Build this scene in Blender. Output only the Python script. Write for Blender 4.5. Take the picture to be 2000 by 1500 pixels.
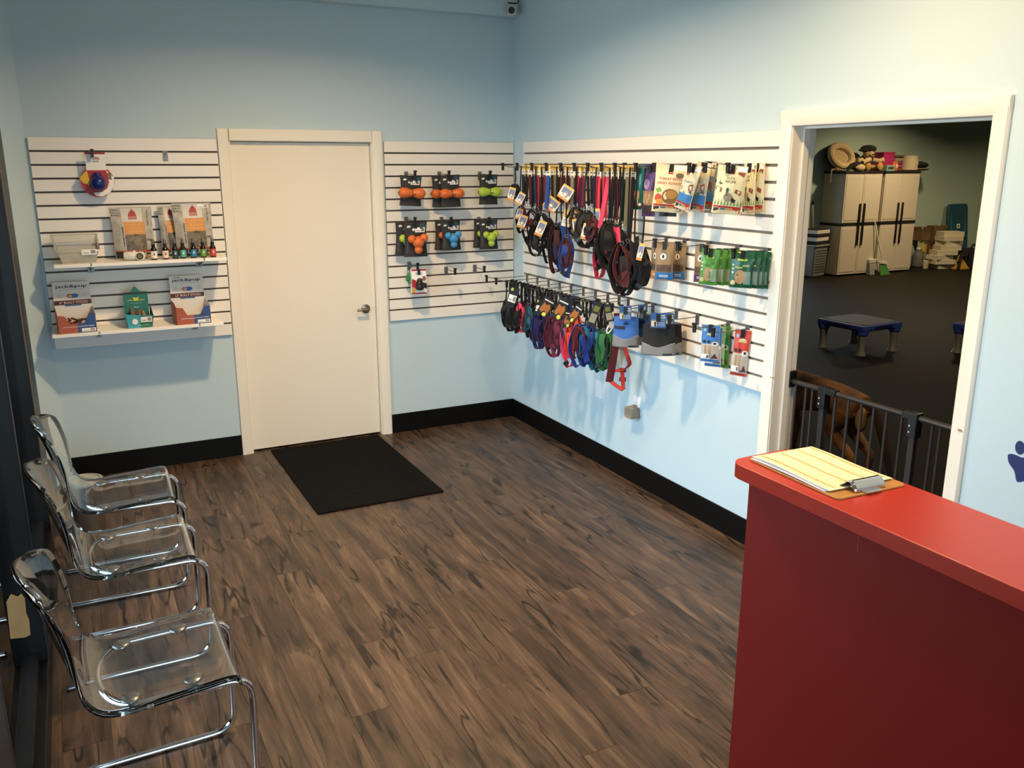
import bpy, bmesh, math, random
from mathutils import Vector, Matrix, Euler
PI = math.pi
random.seed(7)
for o in list(bpy.data.objects): bpy.data.objects.remove(o)
S = bpy.context.scene
COL = S.collection

# ---------------------------------------------------------------- camera
F_PX = 1678.6
CAM = Vector((-2.9239, -5.7242, 1.8998))
YAW, PITCH = 0.4712, -0.2509
cd = bpy.data.cameras.new('camera'); cam = bpy.data.objects.new('camera', cd); COL.objects.link(cam)
cd.sensor_fit = 'HORIZONTAL'; cd.sensor_width = 36.0; cd.lens = 36.0 * F_PX / 2000.0
cd.clip_start = 0.02; cd.clip_end = 200
FWD = Vector((math.sin(YAW) * math.cos(PITCH), math.cos(YAW) * math.cos(PITCH), math.sin(PITCH)))
RGT = Vector((math.cos(YAW), -math.sin(YAW), 0)); UPV = RGT.cross(FWD)
cam.matrix_world = Matrix.Translation(CAM) @ Matrix((RGT, UPV, -FWD)).transposed().to_4x4()
S.camera = cam

# ---------------------------------------------------------------- sky and exposure
S.view_settings.view_transform = 'Standard'; S.view_settings.look = 'None'
S.view_settings.gamma = 1.0; S.view_settings.use_curve_mapping = False
S.view_settings.exposure = 0.0
W = bpy.data.worlds.new('sky'); S.world = W; W.use_nodes = True
bg = W.node_tree.nodes['Background']; bg.inputs[0].default_value = (0.70, 0.84, 1.05, 1); bg.inputs[1].default_value = 10.2
CEIL = 3.15
for (py0, py1) in ((-3.75, -1.1),):          # sampling portal in the shop window opening
    L = bpy.data.lights.new('window_portal', 'AREA'); L.shape = 'RECTANGLE'; L.size = py1 - py0; L.size_y = 2.3
    L.cycles.is_portal = True
    lo = bpy.data.objects.new('window_portal', L); COL.objects.link(lo)
    lo.matrix_world = Matrix.Translation((-3.30, (py0 + py1) / 2, 1.30)) @ Euler((PI / 2, 0, -PI / 2)).to_matrix().to_4x4()
L = bpy.data.lights.new('front_portal', 'AREA'); L.shape = 'RECTANGLE'; L.size = 2.2; L.size_y = 2.2; L.cycles.is_portal = True  # sampling portal for the added opening behind the viewer
lo = bpy.data.objects.new('front_portal', L); COL.objects.link(lo)
lo.matrix_world = Matrix.Translation((-2.0, -7.30, 1.25)) @ Euler((PI / 2, 0, 0)).to_matrix().to_4x4()
DOWNLIGHTS = [(-1.7, -1.9, 68), (-0.95, -3.5, 39), (-0.7, -5.4, 20)]
NEXT_LIGHTS = [(9.6, 3.6, 80), (5.5, 2.8, 30), (3.0, -2.6, 46), (13.0, 2.5, 44)]
WARM = (1.0, 0.68, 0.35)

# ---------------------------------------------------------------- helpers
def ray(px, py): return FWD + RGT * ((px - 1000) / F_PX) - UPV * ((py - 750) / F_PX)
def pl(px, py, ax, v):
    d = ray(px, py); return CAM + d * ((v - CAM[ax]) / d[ax])
def fl(px, py, z=0.0): return pl(px, py, 2, z)       # point on a level plane
def wa(px, py, o=0.0): return pl(px, py, 1, -o)      # point o metres in front of the back wall
def wb(px, py, o=0.0): return pl(px, py, 0, -o)      # point o metres in front of the right wall

def lin(h):
    h = h.lstrip('#'); r = []
    for i in (0, 2, 4):
        c = int(h[i:i + 2], 16) / 255; r.append(c / 12.92 if c <= 0.04045 else ((c + 0.055) / 1.055) ** 2.4)
    return (*r, 1.0)

MC = {}
def M(hexc, rough=0.5, metal=0.0, spec=0.5, bump=0.0, bscale=200.0, emit=None, es=0.0, vary=0.0, name=None):
    key = (hexc, rough, metal, spec, bump, bscale, emit, es, vary)
    if key in MC: return MC[key]
    m = bpy.data.materials.new(name or 'mat_' + hexc.strip('#')); m.use_nodes = True
    nt = m.node_tree; b = nt.nodes['Principled BSDF']
    b.inputs['Base Color'].default_value = lin(hexc); b.inputs['Roughness'].default_value = rough
    b.inputs['Metallic'].default_value = metal; b.inputs['Specular IOR Level'].default_value = spec
    if emit:
        b.inputs['Emission Color'].default_value = lin(emit); b.inputs['Emission Strength'].default_value = es
    tc = nt.nodes.new('ShaderNodeTexCoord')
    if bump:
        n = nt.nodes.new('ShaderNodeTexNoise'); n.inputs['Scale'].default_value = bscale; n.inputs['Detail'].default_value = 3
        nt.links.new(tc.outputs['Object'], n.inputs['Vector'])
        bp = nt.nodes.new('ShaderNodeBump'); bp.inputs['Strength'].default_value = bump; bp.inputs['Distance'].default_value = 0.002
        nt.links.new(n.outputs['Fac'], bp.inputs['Height']); nt.links.new(bp.outputs['Normal'], b.inputs['Normal'])
    if vary:
        n2 = nt.nodes.new('ShaderNodeTexNoise'); n2.inputs['Scale'].default_value = 9 if vary < 1 else 30; n2.inputs['Detail'].default_value = 4
        nt.links.new(tc.outputs['Object'], n2.inputs['Vector'])
        hs = nt.nodes.new('ShaderNodeHueSaturation'); hs.inputs['Color'].default_value = lin(hexc)
        mr = nt.nodes.new('ShaderNodeMapRange'); v = vary % 1.0
        mr.inputs['To Min'].default_value = 1 - v; mr.inputs['To Max'].default_value = 1 + v
        mr.inputs['From Min'].default_value = 0.3; mr.inputs['From Max'].default_value = 0.7
        nt.links.new(n2.outputs['Fac'], mr.inputs['Value']); nt.links.new(mr.outputs['Result'], hs.inputs['Value'])
        nt.links.new(hs.outputs['Color'], b.inputs['Base Color'])
    MC[key] = m
    return m

def thin_glass(name, tint, refl=1.0, haze=0.0, hazecol='#ffffff', rough=0.0):
    m = bpy.data.materials.new(name); m.use_nodes = True; nt = m.node_tree; nt.nodes.clear()
    out = nt.nodes.new('ShaderNodeOutputMaterial'); tr = nt.nodes.new('ShaderNodeBsdfTransparent'); tr.inputs[0].default_value = lin(tint)
    gl = nt.nodes.new('ShaderNodeBsdfGlossy'); gl.inputs['Roughness'].default_value = rough
    fr = nt.nodes.new('ShaderNodeFresnel'); fr.inputs['IOR'].default_value = 1.5
    mx = nt.nodes.new('ShaderNodeMixShader'); nt.links.new(fr.outputs[0], mx.inputs[0])
    last = tr
    if haze:
        df = nt.nodes.new('ShaderNodeBsdfDiffuse'); df.inputs[0].default_value = lin(hazecol)
        m2 = nt.nodes.new('ShaderNodeMixShader'); m2.inputs[0].default_value = haze
        nt.links.new(tr.outputs[0], m2.inputs[1]); nt.links.new(df.outputs[0], m2.inputs[2]); last = m2
    nt.links.new(last.outputs[0], mx.inputs[1]); nt.links.new(gl.outputs[0], mx.inputs[2]); nt.links.new(mx.outputs[0], out.inputs[0])
    return m

TEXT_CACHE = {}
def text_mesh(s):
    if s in TEXT_CACHE: return TEXT_CACHE[s]
    cu = bpy.data.curves.new('txt', 'FONT'); cu.body = s; cu.resolution_u = 2; cu.align_x = 'CENTER'; cu.align_y = 'CENTER'; cu.offset = .012
    ob = bpy.data.objects.new('txt', cu); COL.objects.link(ob)
    dg = bpy.context.evaluated_depsgraph_get(); me = bpy.data.meshes.new_from_object(ob.evaluated_get(dg))
    v = [tuple(x.co) for x in me.vertices]; f = [tuple(p.vertices) for p in me.polygons]
    bpy.data.objects.remove(ob); bpy.data.curves.remove(cu); bpy.data.meshes.remove(me)
    xs = [a[0] for a in v] or [0]; ys = [a[1] for a in v] or [0]
    w = max(xs) - min(xs) or 1; h = max(ys) - min(ys) or 1; cx = (max(xs) + min(xs)) / 2; cy = (max(ys) + min(ys)) / 2
    TEXT_CACHE[s] = ([((a[0] - cx) / w, (a[1] - cy) / h) for a in v], f)
    return TEXT_CACHE[s]

class MB:
    """collects shapes into one mesh; material per face"""
    def __init__(s, mat=None): s.v = []; s.f = []; s.mi = []; s.mats = []; s.k = 0; s.T = Matrix.Identity(4); mat and s.m(mat)
    def m(s, mat):
        if mat not in s.mats: s.mats.append(mat)
        s.k = s.mats.index(mat); return s
    def add(s, vs, fs):
        b = len(s.v); s.v += [tuple(s.T @ Vector(x)) for x in vs]
        for f in fs: s.f.append(tuple(b + i for i in f)); s.mi.append(s.k)
        return s
    def box(s, c, d, R=None, taper=None):
        hx, hy, hz = d[0] / 2, d[1] / 2, d[2] / 2; vs = []
        for sz in (-1, 1):
            t = taper if (taper and sz > 0) else 1
            for sx, sy in ((-1, -1), (1, -1), (1, 1), (-1, 1)):
                p = Vector((sx * hx * t, sy * hy * t, sz * hz))
                if R is not None: p = R @ p
                vs.append(p + Vector(c))
        return s.add(vs, [(3, 2, 1, 0), (4, 5, 6, 7), (0, 1, 5, 4), (1, 2, 6, 5), (2, 3, 7, 6), (3, 0, 4, 7)])
    def b2(s, lo, hi): return s.box([(a + b) / 2 for a, b in zip(lo, hi)], [b - a for a, b in zip(lo, hi)])
    def tube(s, pts, r, n=8, closed=False, cap=True):
        pts = [Vector(p) for p in pts]; k = len(pts); rr = r if isinstance(r, (list, tuple)) else [r] * k
        vs = []; fs = []; up = None
        for i, p in enumerate(pts):
            a = pts[i - 1] if (i or closed) else p; c = pts[(i + 1) % k] if (i < k - 1 or closed) else p
            t = (c - a)
            t = t.normalized() if t.length > 1e-9 else Vector((0, 0, 1))
            if up is None: up = Vector((0, 0, 1)) if abs(t.z) < .9 else Vector((1, 0, 0))
            x = t.cross(up)
            if x.length < 1e-5: x = t.orthogonal()
            x.normalize(); up = x.cross(t).normalized()
            for j in range(n):
                q = 2 * PI * j / n; vs.append(p + (x * math.cos(q) + up * math.sin(q)) * rr[i])
        for i in range(k if closed else k - 1):
            for j in range(n):
                a, b = i * n, ((i + 1) % k) * n; fs.append((a + j, a + (j + 1) % n, b + (j + 1) % n, b + j))
        if cap and not closed: fs += [tuple(range(n))[::-1], tuple((k - 1) * n + j for j in range(n))]
        return s.add(vs, fs)
    def lathe(s, prof, n=20, c=(0, 0, 0), sx=1, sy=1):
        vs = []; fs = []; k = len(prof)
        for (r, z) in prof:
            for j in range(n):
                q = 2 * PI * j / n; vs.append((c[0] + r * math.cos(q) * sx, c[1] + r * math.sin(q) * sy, c[2] + z))
        for i in range(k - 1):
            for j in range(n): fs.append((i * n + j, i * n + (j + 1) % n, (i + 1) * n + (j + 1) % n, (i + 1) * n + j))
        if prof[0][0] > 1e-5: fs.append(tuple(range(n))[::-1])
        if prof[-1][0] > 1e-5: fs.append(tuple((k - 1) * n + j for j in range(n)))
        return s.add(vs, fs)
    def ball(s, c, r, n=12, k=8):
        rx, ry, rz = r if isinstance(r, (tuple, list)) else (r, r, r)
        T0 = s.T; s.T = T0 @ Matrix.Translation(c) @ Matrix.Diagonal((rx, ry, rz, 1))
        s.lathe([(math.sin(PI * i / k) if 0 < i < k else 0.0, -math.cos(PI * i / k)) for i in range(k + 1)], n); s.T = T0; return s
    def prism(s, poly, z0, z1, fr=None):
        """polygon (x,y) extruded along z; fr = matrix"""
        n = len(poly); A = fr or Matrix.Identity(4)
        vs = [A @ Vector((p[0], p[1], z0)) for p in poly] + [A @ Vector((p[0], p[1], z1)) for p in poly]
        return s.add(vs, [tuple(range(n))[::-1], tuple(range(n, 2 * n))] + [(i, (i + 1) % n, n + (i + 1) % n, n + i) for i in range(n)])
    def ribbon(s, pts, side, t=0.002, closed=False):
        """flat strap: path pts, width vector side (constant or list), thickness t"""
        pts = [Vector(p) for p in pts]; k = len(pts); vs = []; fs = []
        for i, p in enumerate(pts):
            a = pts[i - 1] if (i or closed) else p; c = pts[(i + 1) % k] if (i < k - 1 or closed) else p
            tg = (c - a).normalized() if (c - a).length > 1e-9 else Vector((0, 0, -1))
            sd = Vector(side[i] if isinstance(side, list) else side); w = sd.length
            sd = (sd - tg * sd.dot(tg)); sd = sd.normalized() * w if sd.length > 1e-6 else Vector((w, 0, 0))
            nn = sd.cross(tg).normalized() * (t / 2)
            vs += [p - sd / 2 - nn, p + sd / 2 - nn, p + sd / 2 + nn, p - sd / 2 + nn]
        for i in range(k if closed else k - 1):
            a, b = i * 4, ((i + 1) % k) * 4
            for j in range(4): fs.append((a + j, a + (j + 1) % 4, b + (j + 1) % 4, b + j))
        if not closed: fs += [(3, 2, 1, 0), tuple((k - 1) * 4 + j for j in range(4))]
        return s.add(vs, fs)
    def grid(s, fn, nu, nv, flip=False, pick=None):
        vs = [fn(i / nu, j / nv) for j in range(nv + 1) for i in range(nu + 1)]; b = len(s.v)
        s.v += [tuple(s.T @ Vector(x)) for x in vs]
        for j in range(nv):
            for i in range(nu):
                a = b + j * (nu + 1) + i; q = (a, a + 1, a + nu + 2, a + nu + 1)
                s.f.append(q[::-1] if flip else q)
                if pick: s.m(pick((i + .5) / nu, (j + .5) / nv))
                s.mi.append(s.k)
        return s
    def build(s, name, parent=None, loc=None, rot=None, smooth=35, bevel=0, weld=False, solid=0, sub=0):
        me = bpy.data.meshes.new(name); me.from_pydata(s.v, [], s.f); me.polygons.foreach_set('material_index', s.mi)
        for m in s.mats: me.materials.append(m)
        if weld:
            bm = bmesh.new(); bm.from_mesh(me); bmesh.ops.remove_doubles(bm, verts=bm.verts, dist=1e-5); bm.to_mesh(me); bm.free()
        me.update()
        o = bpy.data.objects.new(name, me); COL.objects.link(o)
        if parent: o.parent = parent
        if loc is not None: o.location = loc
        if rot is not None: o.rotation_euler = rot
        if bevel:
            bv = o.modifiers.new('bevel', 'BEVEL'); bv.width = bevel; bv.segments = 2; bv.limit_method = 'ANGLE'; bv.angle_limit = 0.6
        if solid:
            sd = o.modifiers.new('solid', 'SOLIDIFY'); sd.thickness = solid; sd.offset = 0
        if sub:
            sb = o.modifiers.new('sub', 'SUBSURF'); sb.levels = sub; sb.render_levels = sub
        if smooth and len(me.polygons) > 6:
            me.shade_smooth(); me.set_sharp_from_angle(angle=math.radians(smooth))
        return o

def fillet(pts, r, n=5):
    pts = [Vector(p) for p in pts]; out = [pts[0]]
    for i in range(1, len(pts) - 1):
        a, p, c = pts[i - 1], pts[i], pts[i + 1]; u = (a - p); w = (c - p)
        rr = min(r, u.length * .49, w.length * .49); A = p + u.normalized() * rr; B = p + w.normalized() * rr
        for k in range(n + 1):
            t = k / n; out.append(A * (1 - t) ** 2 + p * 2 * t * (1 - t) + B * t * t)
    out.append(pts[-1]); return out
def smooth_path(pts, n=4, closed=False):
    pts = [Vector(p) for p in pts]; k = len(pts); out = []
    for i in range(k if closed else k - 1):
        g = lambda j: pts[j % k] if closed else pts[max(0, min(k - 1, j))]
        p0, p1, p2, p3 = g(i - 1), g(i), g(i + 1), g(i + 2)
        for q in range(n):
            t = q / n; out.append(0.5 * ((2 * p1) + (p2 - p0) * t + (2 * p0 - 5 * p1 + 4 * p2 - p3) * t * t + (3 * p1 - p0 - 3 * p2 + p3) * t ** 3))
    if not closed: out.append(pts[-1])
    return out
def rrect(x0, y0, x1, y1, r, n=4):
    out = []
    for cx, cy, a in ((x1 - r, y1 - r, 0), (x0 + r, y1 - r, 90), (x0 + r, y0 + r, 180), (x1 - r, y0 + r, 270)):
        for k in range(n + 1):
            q = math.radians(a + 90 * k / n); out.append((cx + r * math.cos(q), cy + r * math.sin(q)))
    return out

def tag(o, label, cat, group=None, kind=None):
    o['label'] = label; o['category'] = cat
    if group: o['group'] = group
    if kind: o['kind'] = kind
    return o
def thing(name, label, cat, loc=(0, 0, 0), rz=0.0, group=None, kind=None):
    o = bpy.data.objects.new(name, None); COL.objects.link(o); o.empty_display_size = 0.05
    o.location = loc; o.rotation_euler = (0, 0, rz)
    return tag(o, label, cat, group, kind)
def dup(root, loc, rz, label=None, group=None):
    r = root.copy(); COL.objects.link(r); r.location = loc; r.rotation_euler = (0, 0, rz)
    if label: r['label'] = label
    if group: r['group'] = group
    for ch in list(root.children):
        c = ch.copy(); COL.objects.link(c); c.parent = r
        for g in list(ch.children):
            d = g.copy(); COL.objects.link(d); d.parent = c
    return r
ORD = ['first', 'second', 'third', 'fourth', 'fifth', 'sixth', 'seventh', 'eighth', 'ninth', 'tenth', 'eleventh', 'twelfth', 'thirteenth', 'fourteenth', 'fifteenth', 'sixteenth', 'seventeenth', 'eighteenth', 'nineteenth', 'twentieth']
ORD += ['twenty-' + w for w in ORD[:9]] + ['thirtieth'] + ['thirty-' + w for w in ORD[:9]]

# ---------------------------------------------------------------- surface materials
def wood_floor():
    m = bpy.data.materials.new('weathered_plank'); m.use_nodes = True; nt = m.node_tree; N = nt.nodes; Lk = nt.links
    b = N['Principled BSDF']; tc = N.new('ShaderNodeTexCoord'); oi = N.new('ShaderNodeObjectInfo')
    mul = N.new('ShaderNodeVectorMath'); mul.operation = 'SCALE'; mul.inputs[0].default_value = (37.0, 91.0, 13.0); Lk.new(oi.outputs['Random'], mul.inputs['Scale'])
    add = N.new('ShaderNodeVectorMath'); Lk.new(tc.outputs['Object'], add.inputs[0]); Lk.new(mul.outputs[0], add.inputs[1])
    def mapped(sx, sy, sz=1):
        mp = N.new('ShaderNodeMapping'); mp.inputs['Scale'].default_value = (sx, sy, sz); Lk.new(add.outputs[0], mp.inputs['Vector']); return mp
    def noise(mp, scale, detail=4, rough=.55, dist=0.0):
        n = N.new('ShaderNodeTexNoise'); n.inputs['Scale'].default_value = scale; n.inputs['Detail'].default_value = detail
        n.inputs['Roughness'].default_value = rough; n.inputs['Distortion'].default_value = dist; Lk.new(mp.outputs[0], n.inputs['Vector']); return n
    def ramp(src, stops):
        r = N.new('ShaderNodeValToRGB'); e = r.color_ramp.elements
        e[0].position, e[0].color = stops[0]; e[1].position, e[1].color = stops[-1]
        for p, c in stops[1:-1]:
            q = e.new(p); q.color = c
        Lk.new(src, r.inputs['Fac']); return r
    def mix(fac, a, bb, mode='MIX'):
        x = N.new('ShaderNodeMix'); x.data_type = 'RGBA'; x.blend_type = mode
        if hasattr(fac, 'links'): Lk.new(fac, x.inputs[0])
        else: x.inputs[0].default_value = fac
        for sl, q in ((6, a), (7, bb)):
            if hasattr(q, 'links'): Lk.new(q, x.inputs[sl])
            else: x.inputs[sl].default_value = q
        return x.outputs[2]
    g = lambda v: (v, v, v, 1)
    broad = noise(mapped(11, 1.15), 1.6, 6, .62, .5)
    base = ramp(broad.outputs['Fac'], [(.28, lin('#261c15')), (.43, lin('#423124')), (.56, lin('#553f2e')), (.72, lin('#70563f'))])
    grain = noise(mapped(60, 2.6), 2.2, 6, .65, .4)
    gr = ramp(grain.outputs['Fac'], [(.3, g(.45)), (.52, g(1.0)), (.75, g(1.3))])
    col = mix(.75, base.outputs[0], gr.outputs[0], 'MULTIPLY')
    # long wavering cracks
    wob = noise(mapped(9, 1.1), 1.35, 2.5, .45, .35)
    sub = N.new('ShaderNodeMath'); sub.operation = 'SUBTRACT'; Lk.new(wob.outputs['Fac'], sub.inputs[0]); sub.inputs[1].default_value = .5
    ab = N.new('ShaderNodeMath'); ab.operation = 'ABSOLUTE'; Lk.new(sub.outputs[0], ab.inputs[0])
    line = ramp(ab.outputs[0], [(0.0, g(1)), (.010, g(.95)), (.026, g(0))])
    gate = ramp(noise(mapped(3.0, 1.2), 2.2, 3).outputs['Fac'], [(.44, g(0)), (.54, g(1))])
    cr = N.new('ShaderNodeMath'); cr.operation = 'MULTIPLY'; Lk.new(line.outputs[0], cr.inputs[0]); Lk.new(gate.outputs[0], cr.inputs[1])
    wob2 = noise(mapped(17, 1.5, 1), 1.2, 2.0, .4, .3)
    s2 = N.new('ShaderNodeMath'); s2.operation = 'SUBTRACT'; Lk.new(wob2.outputs['Fac'], s2.inputs[0]); s2.inputs[1].default_value = .47
    a2 = N.new('ShaderNodeMath'); a2.operation = 'ABSOLUTE'; Lk.new(s2.outputs[0], a2.inputs[0])
    ln2 = ramp(a2.outputs[0], [(0.0, g(1)), (.008, g(.85)), (.020, g(0))])
    gt2 = ramp(noise(mapped(5.0, 1.6), 2.4, 3).outputs['Fac'], [(.50, g(0)), (.60, g(.8))])
    cr2 = N.new('ShaderNodeMath'); cr2.operation = 'MULTIPLY'; Lk.new(ln2.outputs[0], cr2.inputs[0]); Lk.new(gt2.outputs[0], cr2.inputs[1])
    crm = N.new('ShaderNodeMath'); crm.operation = 'MAXIMUM'; Lk.new(cr.outputs[0], crm.inputs[0]); Lk.new(cr2.outputs[0], crm.inputs[1]); cr = crm
    # dark smears and knots
    sm = ramp(noise(mapped(9, 2.0), 1.5, 3, .55, .5).outputs['Fac'], [(.60, g(0)), (.74, g(1))])
    vo = N.new('ShaderNodeTexVoronoi'); vo.inputs['Scale'].default_value = 1.0; Lk.new(mapped(4.6, 1.9).outputs[0], vo.inputs['Vector'])
    kn = ramp(vo.outputs['Distance'], [(0.02, g(1)), (.07, g(.75)), (.15, g(0))])
    mx = N.new('ShaderNodeMath'); mx.operation = 'MAXIMUM'; Lk.new(sm.outputs[0], mx.inputs[0]); Lk.new(kn.outputs[0], mx.inputs[1])
    sc = N.new('ShaderNodeMath'); sc.operation = 'MULTIPLY'; Lk.new(mx.outputs[0], sc.inputs[0]); sc.inputs[1].default_value = .72
    col = mix(sc.outputs[0], col, lin('#15100c'))
    sc2 = N.new('ShaderNodeMath'); sc2.operation = 'MULTIPLY'; Lk.new(cr.outputs[0], sc2.inputs[0]); sc2.inputs[1].default_value = .9
    col = mix(sc2.outputs[0], col, lin('#0a0705'))
    hs = N.new('ShaderNodeHueSaturation'); hs.inputs['Saturation'].default_value = .86; Lk.new(col, hs.inputs['Color'])
    mr = N.new('ShaderNodeMapRange'); mr.inputs['To Min'].default_value = .88; mr.inputs['To Max'].default_value = 1.12; Lk.new(oi.outputs['Random'], mr.inputs['Value']); Lk.new(mr.outputs[0], hs.inputs['Value'])
    Lk.new(hs.outputs[0], b.inputs['Base Color']); b.inputs['Roughness'].default_value = .42; b.inputs['Specular IOR Level'].default_value = .4
    bp = N.new('ShaderNodeBump'); bp.inputs['Strength'].default_value = .25; bp.inputs['Distance'].default_value = .0015; Lk.new(grain.outputs['Fac'], bp.inputs['Height']); Lk.new(bp.outputs[0], b.inputs['Normal'])
    return m
WOOD = wood_floor()
PAINT = M('#bed2db', .75, bump=.06, bscale=350, name='light_blue_paint')
PAINT2 = M('#a9bcad', .8, bump=.05, bscale=300, name='sage_paint')
WHITE = M('#eae6de', .55, name='ceiling_white')
TRIMW = M('#ece5d8', .42, bump=.03, bscale=60, name='trim_white')
DOORW = M('#ebe3d4', .45, name='door_white')
SLAT = M('#ece6dd', .33, name='slat_melamine')
GROOVE = M('#4d4138', .55, name='groove_dark')
GROOVEB = M('#857a70', .4, metal=.2, name='groove_insert')
BLACKB = M('#0a0909', .5, spec=.15, name='cove_base_black')
RUBBER = M('#0b0b0c', .9, spec=.1, bump=.5, bscale=900, vary=1.35, name='rubber_mat')
RUBFLOOR = M('#1d1915', .6, spec=.06, bump=.12, bscale=260, name='rubber_floor')
FRAMEB = M('#0b0b0c', .4, spec=.3, name='black_aluminium')
CHROME = M('#d8d8da', .08, metal=1.0, name='chrome')
STEEL = M('#858483', .48, metal=1.0, name='steel')
PLASB = M('#0d0d0e', .4, name='black_plastic')
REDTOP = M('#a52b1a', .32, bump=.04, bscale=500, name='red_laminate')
REDBODY = M('#75150c', .55, spec=.25, bump=.08, bscale=420, name='red_laminate_shaded')  # same laminate as the top, front shade put into the darker colour
WPAPER = M('#efeeea', .6, name='white_print')
INK = M('#17161a', .6, name='black_print')

# ================================================================ the setting
PITCHZ = 0.0762; ZT = 2.0455
def slab(name, lo, hi, mat, label, cat, bevel=0):
    o = MB(mat).b2(lo, hi).build(name, bevel=bevel, smooth=0); return tag(o, label, cat, kind='structure')
# floor with its planks
floor = slab('floor', (-3.30, -7.2, -0.12), (0.0, 0.16, -0.006), GROOVE, 'weathered brown wood plank floor of the shop', 'floor')
PWID, PLEN = 0.152, 1.219
pm = {}
def plank_mesh(w, l):
    key = (round(w, 3), round(l, 3))
    if key not in pm:
        mb = MB(WOOD); g = .0003; b = .0006
        lo = (g, g); hi = (w - g, l - g)
        vs = [(lo[0], lo[1], -.006), (hi[0], lo[1], -.006), (hi[0], hi[1], -.006), (lo[0], hi[1], -.006),
              (lo[0], lo[1], -b), (hi[0], lo[1], -b), (hi[0], hi[1], -b), (lo[0], hi[1], -b),
              (lo[0] + b, lo[1] + b, 0), (hi[0] - b, lo[1] + b, 0), (hi[0] - b, hi[1] - b, 0), (lo[0] + b, hi[1] - b, 0)]
        fs = [(8, 9, 10, 11)] + [(i, (i + 1) % 4, 4 + (i + 1) % 4, 4 + i) for i in range(4)] + [(4 + i, 4 + (i + 1) % 4, 8 + (i + 1) % 4, 8 + i) for i in range(4)]
        mb.add(vs, fs); me = bpy.data.meshes.new('plank'); me.from_pydata(mb.v, [], mb.f); me.materials.append(WOOD); pm[key] = me
    return pm[key]
rp = random.Random(11); xx = -3.29; ci = 0
while xx < -1e-4:
    w = min(PWID, -xx); y = 0.15; first = PLEN * ((0.37 * ci + .15 * rp.random()) % 1.0)
    if first < .12: first += .3
    ln = first
    while y > -7.15:
        ln = min(ln, y + 7.15)
        o = bpy.data.objects.new('plank', plank_mesh(w, ln)); COL.objects.link(o); o.parent = floor; o.location = (xx, y - ln, 0)
        y -= ln; ln = PLEN
    xx += PWID; ci += 1
# walls
DX0, DX1, DZ = -1.972, -1.065, 2.035
def wall_with_opening(name, axis, a0, a1, z1, t0, t1, ops, mat, label):
    """axis 0: wall runs along x; 1: along y. ops: list of (b0,b1,ztop,zbottom)"""
    mb = MB(mat)
    def bx(p0, p1, z0, zz):
        if axis == 0: mb.b2((p0, t0, z0), (p1, t1, zz))
        else: mb.b2((t0, p0, z0), (t1, p1, zz))
    cur = a0
    for (b0, b1, zt, zb) in sorted(ops):
        bx(cur, b0, 0, z1); bx(b0, b1, zt, z1)
        if zb > 0: bx(b0, b1, 0, zb)
        cur = b1
    bx(cur, a1, 0, z1)
    return tag(mb.build(name, smooth=0), label, 'wall', kind='structure')
BY0, BY1, BZ = -3.690, -2.745, 2.062     # doorway in the right wall
wall_with_opening('wall_back', 0, -3.30, 0.13, CEIL, 0.0, 0.14, [(DX0 - .02, DX1 + .02, DZ + .02, 0)], PAINT, 'pale blue painted wall behind the white door')
wall_with_opening('wall_right', 1, -7.2, 0.0, CEIL, 0.0, 0.13, [(BY0 - .015, BY1 + .015, BZ + .015, 0)], PAINT, 'pale blue painted wall with the long slat panel and open doorway')
mb = MB(PAINT)   # narrow splayed return at the left end of the back wall, and the band above the shop window
mb.prism([(-3.085, 0.0), (-3.42, 0.0), (-3.42, -.15), (-3.19, -.15)][::-1], 0, CEIL); mb.b2((-3.42, -1.0, 2.5), (-3.19, -.15, CEIL))
mb.b2((-3.42, -7.2, 2.5), (-3.16, -1.0, CEIL)); mb.b2((-3.42, -7.2, 0), (-3.17, -4.30, 2.5))
tag(mb.build('wall_left', smooth=0), 'narrow pale blue angled wall strip between shop window and back wall', 'wall', kind='structure')
wall_with_opening('wall_front', 0, -3.42, 0.13, CEIL, -7.35, -7.2, [(-3.1, -0.9, 2.4, .05)], PAINT, 'pale blue wall behind the viewer')
slab('ceiling', (-3.42, -7.35, CEIL), (0.13, 0.14, CEIL + .1), WHITE, 'plain white shop ceiling', 'ceiling')
slab('trim_1', (-3.09, -0.085, 2.875), (0.0, 0.0, CEIL), PAINT, 'shallow blue bulkhead along the top of the back wall', 'bulkhead')
def cove(name, lo, hi, label):
    return tag(MB(BLACKB).b2(lo, hi).build(name, bevel=.003, smooth=0), label, 'baseboard', kind='structure')
cove('baseboard_back', (-3.085, -0.010, 0), (-2.04, 0.0, .138), 'tall black cove base left of the white door')
cove('baseboard_corner', (-0.985, -0.010, 0), (-0.010, 0.0, .138), 'tall black cove base between white door and room corner')
cove('baseboard_right', (-0.010, -2.667, 0), (0.0, -0.0, .138), 'long tall black cove base under the slat panel wall')
cove('baseboard_desk', (-0.010, -7.2, 0), (0.0, -3.76, .138), 'black cove base right of the open doorway')

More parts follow.
